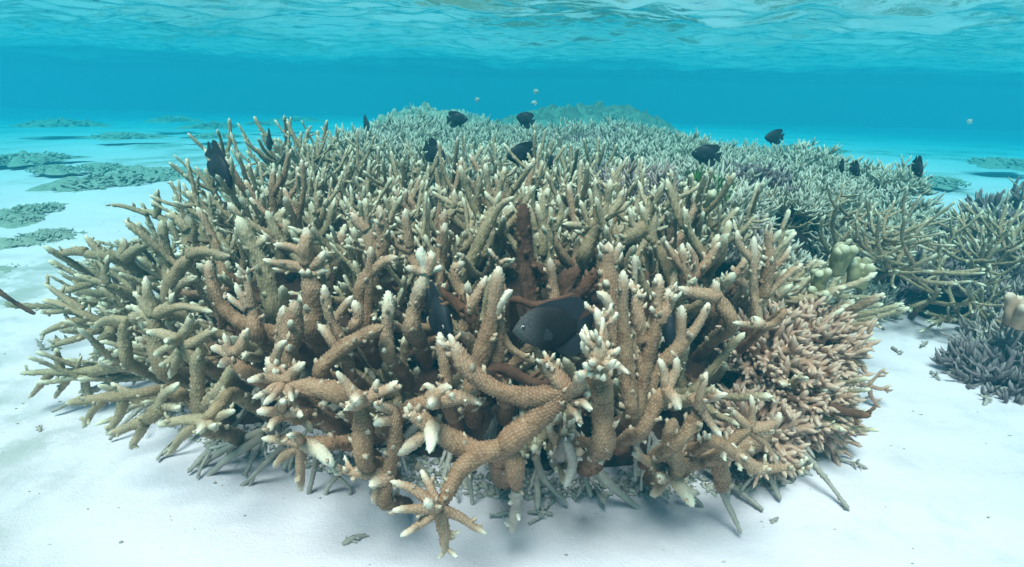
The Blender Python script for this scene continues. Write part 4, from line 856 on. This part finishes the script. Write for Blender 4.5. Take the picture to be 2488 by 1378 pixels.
# ------------------------------------------------------------------ far mounds and rubble patches
def mound(label, u0, u1, vtop, t, depth, mat, seed, name='coral_mound', h=None):
    a = at_t(u0, vtop, t); b_ = at_t(u1, vtop, t); cx = (a[0] + b_[0]) / 2; cy_ = (a[1] + b_[1]) / 2; rx = (b_[0] - a[0]) / 2
    H = h or at_t((u0 + u1) / 2, vtop, t)[2]
    n, k = 150, 60; th = np.linspace(0, 2 * math.pi, n, endpoint=False); q = np.linspace(0, 1, k)
    Q, TH = np.meshgrid(q, th, indexing='ij')
    rr_ = Q * (1 + .12 * fbm(np.cos(TH) * 1.5 + 5, np.sin(TH) * 1.5 + 5, 3, seed))
    X = rr_ * np.cos(TH) * rx; Y = rr_ * np.sin(TH) * depth
    Z = H * (1 - Q ** 2.6) ** .8 + H * (.22 * fbm(X * 5, Y * 5, 3, seed + 3) + .30 * fbm(X * 18, Y * 18, 3, seed + 5)) * (1 - Q ** 4) - .05 * Q
    V = np.stack([X, Y, Z], -1).reshape(-1, 3)
    i = np.arange(k - 1)[:, None] * n; j = np.arange(n)[None, :]; j2 = (j + 1) % n
    F = np.stack([i + j, i + n + j, i + n + j2, i + j2], -1).reshape(-1, 4)
    root = obj(name, make_mesh(name, V, F, mat)); root.location = (cx, cy_, 0); tag(root, label, 'coral mound'); return root, rx, H, depth
M_MOUND = plain('mottled_reef_mound', (.26, .25, .19), .95, .05, (.13, .13, .10), 9)
M_MOUND2 = plain('pale_reef_mound', (.45, .43, .35), .95, .05, (.24, .23, .17), 12)
r_, rx, H, dp = mound('pale coral covered mound at the far left end of the reef', 810, 1290, 272, 4.4, .6, M_MOUND2, 3)
for k in range(30):
    a = rb.uniform(-1, 1); b2 = rb.uniform(-.9, .6)
    bush(rb.choice(GB), (r_.location.x + a * rx * .85, r_.location.y + b2 * dp, H * max(.2, (1 - (a * a * .8 + b2 * b2 * .5))) * .82), rb.uniform(.7, 1.2), near('pale clump', (r_.location.x + a * rx * .85, r_.location.y + b2 * dp, H)), 'coral clumps on the far mounds')
r_, rx, H, dp = mound('large dim green mound rising farthest behind the reef', 1150, 1700, 262, 6.4, .9, M_MOUND, 8)
for k in range(26):
    a = rb.uniform(-1, 1); b2 = rb.uniform(-.9, .4)
    bush(rb.choice(GB), (r_.location.x + a * rx * .85, r_.location.y + b2 * dp, H * max(.2, (1 - (a * a * .8 + b2 * b2 * .5))) * .85), rb.uniform(.6, .9), near('dim clump', (r_.location.x + a * rx * .85, r_.location.y + b2 * dp, H)), 'coral clumps on the far mounds')
mound('low dim mound beyond the right end of the reef', 1860, 2010, 330, 4.4, .3, M_MOUND, 13, h=.16)

M_PATCH = coral_mat('algae_rubble', (.34, .34, .27), (.30, .30, .24), (.42, .41, .34), (.52, .50, .43), (.18, .18, .14), .95)
def make_patch(seed):
    rs = np.random.RandomState(seed); g = Geo(); n, k = 60, 22
    th = np.linspace(0, 2 * math.pi, n, endpoint=False); q = np.linspace(0, 1, k); Q, TH = np.meshgrid(q, th, indexing='ij')
    rr_ = Q * .16 * (1 + 1.1 * fbm(np.cos(TH) * 2.2 + 5, np.sin(TH) * 2.2 + 5, 4, seed)); X = rr_ * np.cos(TH); Y = rr_ * np.sin(TH)
    Z = .09 * (1 - Q ** 2) * (.7 + .9 * fbm(X * 14, Y * 14, 3, seed + 1)) + .03 * fbm(X * 45, Y * 45, 3, seed + 2) * (1 - Q ** 3) - .01 * Q
    i = np.arange(k - 1)[:, None] * n; j = np.arange(n)[None, :]; j2 = (j + 1) % n
    A = np.zeros((n * k, 4)); A[:, 1] = rs.rand(n * k) * .6; A[:, 0] = np.clip(fbm(X * 30, Y * 30, 2, seed + 7), 0, 1).ravel() * .6
    g.add(np.stack([X, Y, Z], -1).reshape(-1, 3), np.stack([i + j, i + n + j, i + n + j2, i + j2], -1).reshape(-1, 4), None, A)
    for _ in range(170):
        a = rs.rand() * 6.28; q_ = math.sqrt(rs.rand()); p = np.array([math.cos(a) * q_ * .15, math.sin(a) * q_ * .15, .05 * (1 - q_ * q_)]); d = rs.normal(size=3) * .6 + np.array([0, 0, 1.]); d /= np.linalg.norm(d)
        tube(g, [p, p + d * .02, p + d * (.025 + .025 * rs.rand())], .006, .0045, .006, 0, 8, rs.randint(1 << 30), tiplen=.02, tipamt=.7)
    return g.mesh('coral_patch', M_PATCH)
GR = [make_patch(560 + i * 9) for i in range(4)]
for (u, v, s, lab) in [
    (60, 385, 1.5, 'dark coral patch at the far left edge of the sand'), (130, 410, .9, 'small dark coral patch right of the far left one'), (270, 440, 1.6, 'large grey green coral patch on the sand left of the thicket'),
    (340, 425, 1.6, 'grey green coral patch touching the thicket rim'), (380, 420, 1.1, 'coral patch between the grey green one and the thicket'), (240, 405, .9, 'low coral patch behind the large grey green one'),
    (75, 510, .8, 'coral rubble heap on the left sand'), (20, 535, .6, 'small rubble heap at the left picture edge'), (115, 575, .7, 'triangular rubble heap on the left sand'), (30, 590, .5, 'rubble heap below the left edge heap'),
    (520, 305, 1.8, 'distant coral patch on the sand behind the thicket'), (640, 300, 1.2, 'distant low coral patch left of the reef end'), (420, 290, 1.8, 'far dim coral patch on the left horizon'), (720, 290, 1.6, 'dim coral patch beside the reef end'),
    (520, 330, 1.2, 'coral patch between the horizon and the thicket crest'), (15, 660, .45, 'small rubble heap lowest on the left edge'), (2010, 365, 1.2, 'distant patch behind the right shoulder'), (2280, 440, 1.2, 'dim coral patch behind the right thicket'),
    (300, 330, 1.4, 'far coral patch on the pale left sand'), (2440, 395, 1.8, 'broad dim coral patch on the far sand at the right edge'), (150, 300, 2.2, 'very distant coral patch at the upper left'),
]:
    p = at_z(u, v); o = obj('coral_patch', rb.choice(GR)); o.location = (p[0], p[1], -.01 * s); o.rotation_euler = (0, 0, rb.uniform(0, 6)); o.scale = (s * 1.35, s * 1.0, s * .42); tag(o, lab, 'coral patch')

# loose pieces on the sand
FR = []
for i in range(5):
    g = Geo(); rs = np.random.RandomState(620 + i); L = .05
    P = [np.array([-L / 2, 0, 0]), np.array([0, rs.normal() * .006, .003]), np.array([L / 2, rs.normal() * .008, 0])]
    c, T, rad = tube(g, P, .0042, .0026, .003, .0009, 12, 620 + i, tipamt=.2, lump=.25); stubs(g, c, T, rad, 4, .1, .9, .012, i, ang=1.1)
    FR.append(g.mesh('coral_fragment', M_DEAD))
stk = [(100, 838, .9, 'dark coral sliver lying on sand left of the left arm'), (125, 843, .8, 'second sliver beside the dark coral sliver'), (865, 1306, .7, 'tiny grey fragment on sand left of the coral star'), (1312, 1235, .7, 'dark pebble like fragment right of the front leg'),
       (1300, 1255, .5, 'crumb of coral near the front leg'), (2290, 890, .8, 'coral fragment on sand in the right gap'), (2275, 925, .8, 'thin dark fragment lying in the right gap'), (2330, 920, .9, 'knobbed fragment next to the right purple coral'), (2385, 985, .9, 'coral fragment lowest beside the right purple coral'),
       (2180, 860, .8, 'fragment at the lower rim of the right thicket'), (2240, 845, .9, 'pale fragment under the right thicket'), (2070, 1130, .8, 'small dark sliver on the right sand'), (1885, 1265, .4, 'speck of coral on the sand at lower right'), (100, 1040, .5, 'tiny speck of coral on the left sand'), (1340, 1215, .6, 'small stone like fragment by the dead prongs'), (1225, 1240, .8, 'grey fragment left of the front leg foot'),
       (2130, 800, .8, 'fragment at the head of the right sand gap'), (2440, 960, .8, 'fragment under the purple coral at right edge')]
for i, (u, v, s, lab) in enumerate(stk):
    p = at_z(u, v); o = obj('coral_fragment', FR[i % 5]); o.location = (p[0], p[1], float(sand_z(p[0], p[1])) + .004 * s); o.scale = (s, s, s); o.rotation_euler = (rb.uniform(-.2, .2), 0, rb.uniform(0, 6)); tag(o, lab, 'coral fragment')
hero('long bare brown stick lying over the left edge of the sand', [([(-40, 690, .1), (0, 712), (45, 740), (88, 762)], 17, 10, {'tip': 0})], Y=1.0, ext=False, mat=M_TURF, name='dead_coral_stick', cat='coral stick', group=None)
# rubble under the thicket lip: uncountable bits
g = Geo(); rs = np.random.RandomState(77)
OCT = np.array([(1, 0, 0), (-1, 0, 0), (0, 1, 0), (0, -1, 0), (0, 0, 1), (0, 0, -1)], float); OF = [(0, 2, 4), (2, 1, 4), (1, 3, 4), (3, 0, 4), (2, 0, 5), (1, 2, 5), (3, 1, 5), (0, 3, 5)]
for k in range(2600):
    x = rs.uniform(-.66, .5); y = float(np.interp(x, P1[1:6, 0], P1[1:6, 1])) + rs.exponential(.05) - .045
    sz = .0018 + .0045 * rs.rand() ** 2; a = rs.rand() * 6.28; ca, sa = math.cos(a), math.sin(a)
    V = OCT * (.6 + .7 * rs.rand(6, 1)) * np.array([1.7, 1, .7]) * sz; V = V @ np.array([[ca, sa, 0], [-sa, ca, 0], [0, 0, 1]])
    g.add(V + np.array([x, y, float(sand_z(x, y)) + sz * .3]), None, OF, np.tile([rs.rand() * .3, rs.rand(), rs.rand() * .8, 1], (6, 1)))
o = obj('coral_rubble', g.mesh('coral_rubble', M_DEAD)); tag(o, 'grey crumbs of dead coral strewn under the thicket lip', 'rubble', kind='stuff')

g = Geo(); rs = np.random.RandomState(88)
for k in range(1600):
    x = rs.uniform(-1.8, 2.0); y = .3 + 2.6 * rs.rand() ** 1.3
    if float(sdist(P1, np.array(x), np.array(y))) > 0: continue
    sz = .0007 + .0022 * rs.rand() ** 4; V = OCT * (.6 + .7 * rs.rand(6, 1)) * np.array([1.6, 1, .6]) * sz
    g.add(V + np.array([x, y, float(sand_z(x, y)) + sz * .2]), None, OF, np.tile([rs.rand() * .6, rs.rand(), rs.rand(), 0], (6, 1)))
o = obj('sand_grit', g.mesh('sand_grit', M_DEAD)); tag(o, 'coarse shell and coral grit scattered on the white sand', kind='stuff')

# ------------------------------------------------------------------ fish
M_FISH = plain('dark_damselfish_skin', (.022, .024, .030), .6, .2, (.014, .015, .02), 80)
M_FACE = None
m, nt, b = nodes('grey_faced_damselfish_skin')
tcn = nt.nodes.new('ShaderNodeTexCoord'); sp_ = nt.nodes.new('ShaderNodeSeparateXYZ'); nt.links.new(tcn.outputs['Object'], sp_.inputs[0])
c = mixc(nt, ramp(nt, sp_.outputs[0], .004, .030), (.012, .011, .012), (.095, .088, .086))
vz = nt.nodes.new('ShaderNodeTexVoronoi'); vz.inputs['Scale'].default_value = 420; nt.links.new(tcn.outputs['Object'], vz.inputs['Vector'])
c = mixc(nt, math_(nt, 'MULTIPLY', ramp(nt, vz.outputs['Distance'], .3, .7), .45), c, (.02, .018, .02)); nt.links.new(c, b.inputs['Base Color']); b.inputs['Roughness'].default_value = .7; b.inputs['Specular IOR Level'].default_value = .15
M_FACE = m
M_FIN = plain('dark_fin', (.022, .024, .03), .6, .2); M_EYE = plain('pale_eye_ring', (.45, .32, .33), .3); M_PUP = plain('black_pupil', (.005, .005, .006), .1, .6)
M_PALE = plain('pale_small_fish', (.6, .6, .55), .5)
def fish_meshes(skin, fin, tag_=''):
    L = .078; out = {}
    n, k = 22, 20; s = np.linspace(0, 1, n)          # 0 snout .. 1 tail root
    hgt = np.interp(s, [0, .04, .12, .22, .38, .58, .78, .9, 1], [.0015, .0055, .0115, .0165, .0220, .0238, .0205, .0130, .0070])
    wid = hgt * np.interp(s, [0, .3, .7, 1], [.55, .42, .34, .25])
    zc = np.interp(s, [0, .3, 1], [-.003, .0005, .001])
    x = L * (.5 - s * .82)
    th = np.linspace(0, 2 * math.pi, k, endpoint=False)
    V = np.stack([np.repeat(x, k), (wid[:, None] * np.sin(th)).ravel(), (zc[:, None] + hgt[:, None] * np.cos(th)).ravel()], -1)
    i = np.arange(n - 1)[:, None] * k; j = np.arange(k)[None, :]; j2 = (j + 1) % k
    Q = np.stack([i + j, i + k + j, i + k + j2, i + j2], -1).reshape(-1, 4)
    V = np.vstack([V, [x[0] + .001, 0, zc[0]], [x[-1] - .001, 0, zc[-1]]]); jj = np.arange(k)
    Tt = np.concatenate([np.stack([(jj + 1) % k, np.full(k, n * k), jj], -1), np.stack([(n - 1) * k + jj, np.full(k, n * k + 1), (n - 1) * k + (jj + 1) % k], -1)])
    out['body'] = make_mesh('body', V, [Q, Tt], skin)
    def fin_mesh(name, pts, thick=.0007, bend=0.):
        P = np.array(pts); m_ = len(P); c_ = P.mean(0)
        A = np.vstack([np.c_[P[:, 0], np.full(m_, thick), P[:, 1]], np.c_[P[:, 0], np.full(m_, -thick), P[:, 1]], [[c_[0], thick * 1.6, c_[1]], [c_[0], -thick * 1.6, c_[1]]]])
        f = []
        for a in range(m_):
            b2 = (a + 1) % m_; f += [(a, b2, 2 * m_), (m_ + b2, m_ + a, 2 * m_ + 1), (a, m_ + a, m_ + b2), (a, m_ + b2, b2)]
        return make_mesh(name, A, np.array(f), fin, smooth=False)
    out['dorsal_fin'] = fin_mesh('dorsal_fin', [(.018, .017), (.012, .0245), (.002, .0285), (-.008, .0305), (-.018, .0325), (-.027, .0325), (-.034, .027), (-.033, .018), (-.026, .008), (-.016, .014), (-.002, .019), (.010, .017)])
    out['anal_fin'] = fin_mesh('anal_fin', [(.002, -.018), (-.006, -.0265), (-.015, -.0305), (-.025, -.030), (-.032, -.024), (-.032, -.015), (-.025, -.007), (-.012, -.014)])
    out['tail_fin'] = fin_mesh('tail_fin', [(-.021, .005), (-.030, .010), (-.040, .0155), (-.044, .015), (-.0415, .006), (-.040, .001), (-.0415, -.004), (-.044, -.013), (-.040, -.0135), (-.030, -.008), (-.021, -.004)])
    out['pelvic_fin'] = fin_mesh('pelvic_fin', [(.014, -.020), (.010, -.027), (.002, -.034), (.004, -.026), (.006, -.021)])
    pf = [(.012, -.002), (.006, .004), (-.002, .005), (-.006, -.001), (-.004, -.007), (.006, -.007)]
    a = fin_mesh('pectoral_fin', pf, .0004); out['pectoral_fin'] = a
    return out
def ball(name, r, mat, k=12):
    g = Geo(); th = np.linspace(0, math.pi, 8); ph = np.linspace(0, 2 * math.pi, k, endpoint=False)
    V = np.array([(r * math.sin(a) * math.cos(b2), r * math.sin(a) * math.sin(b2) * .6, r * math.cos(a)) for a in th for b2 in ph])
    i = np.arange(7)[:, None] * k; j = np.arange(k)[None, :]; j2 = (j + 1) % k
    return make_mesh(name, V, np.stack([i + j, i + k + j, i + k + j2, i + j2], -1).reshape(-1, 4), mat)
EYE, PUP = ball('eye', .0030, M_EYE), ball('pupil', .0019, M_PUP)
FM = {'dark': fish_meshes(M_FISH, M_FIN), 'grey': fish_meshes(M_FACE, M_FIN), 'pale': fish_meshes(M_PALE, M_PALE)}
def fish(kind, label, u, v, t, yaw, pitch=0, s=1., roll=0, group=None, full=True):
    root = empty('damselfish' if kind != 'pale' else 'small_fish', at_t(u, v, t)); root.rotation_euler = (R(roll), R(pitch), R(yaw)); root.scale = (s, s, s)
    tag(root, label, 'fish', group)
    for nme, me in FM[kind].items():
        if nme == 'pectoral_fin': continue
        obj(nme, me, root)
    for sgn in (-1, 1):
        p = obj('pectoral_fin', FM[kind]['pectoral_fin'], root); p.location = (.004, sgn * .0092, -.002); p.rotation_euler = (0, 0, R(-sgn * 22))
        e = obj('eye', EYE, root); e.location = (.0275, sgn * .0052, .0030)
        q = obj('pupil', PUP, e); q.location = (.0003, sgn * .0012, 0)
    return root
fish('grey', 'grey faced dark damselfish facing left in the middle of the thicket', 1340, 797, .57, 176, 4, 1.0)
GF = 'dark damselfish hovering over the reef'
for a in [
    ('dark damselfish head on in the hollow left of the grey fish', 1066, 768, .70, -62, 10, 1.05), ('dark slim damselfish upright in the slot right of the fingers', 1620, 790, .74, -96, 30, 1.0),
    ('large blue black damselfish above the left rim of the thicket', 533, 410, 1.05, -38, 40, 1.2), ('dark damselfish over the left crest beyond the blue black one', 655, 343, 1.75, -75, 30, .95),
    ('dark damselfish hovering before the pale far mound', 1112, 290, 2.3, 8, -5, 1.05), ('dark damselfish under the farthest mound', 1275, 290, 2.3, 150, -18, 1.05),
    ('blue black damselfish on the back crest left of the middle', 1058, 375, 1.5, -35, 25, 1.05), ('blue black damselfish on the back crest right of the middle', 1265, 376, 1.5, 205, 0, 1.05),
    ('dim damselfish tail on beside the back crest', 1338, 398, 1.55, 80, -20, .9), ('dark damselfish over the pale reef top at right', 1714, 376, 1.7, 165, -8, 1.05),
    ('dark damselfish swimming above the right skyline', 1880, 333, 2.1, 185, 0, .9), ('dim damselfish above the left end of the back reef', 890, 302, 2.4, -60, 20, 1.0),
    ('upright dark damselfish above the right thicket', 2230, 408, 1.5, -95, 40, .75), ('small dark damselfish left above the right thicket', 2045, 405, 1.6, -100, 40, .55), ('small dark damselfish close to another above the right thicket', 2078, 412, 1.6, -80, 40, .6)]:
    fish('dark', a[0], a[1], a[2], a[3], a[4], a[5], a[6], group=GF)
for a in [('tiny pale fish above the farthest mound', 1303, 222, 3.4, 20), ('tiny pale fish just below another near the farthest mound', 1297, 250, 3.4, 160), ('tiny pale fish over the far left mound', 1160, 242, 3.4, 40), ('tiny pale fish alone in blue water at right', 2355, 295, 3.0, 100)]:
    fish('pale', a[0], a[1], a[2], a[3], a[4], 0, .45, group='tiny pale fish')
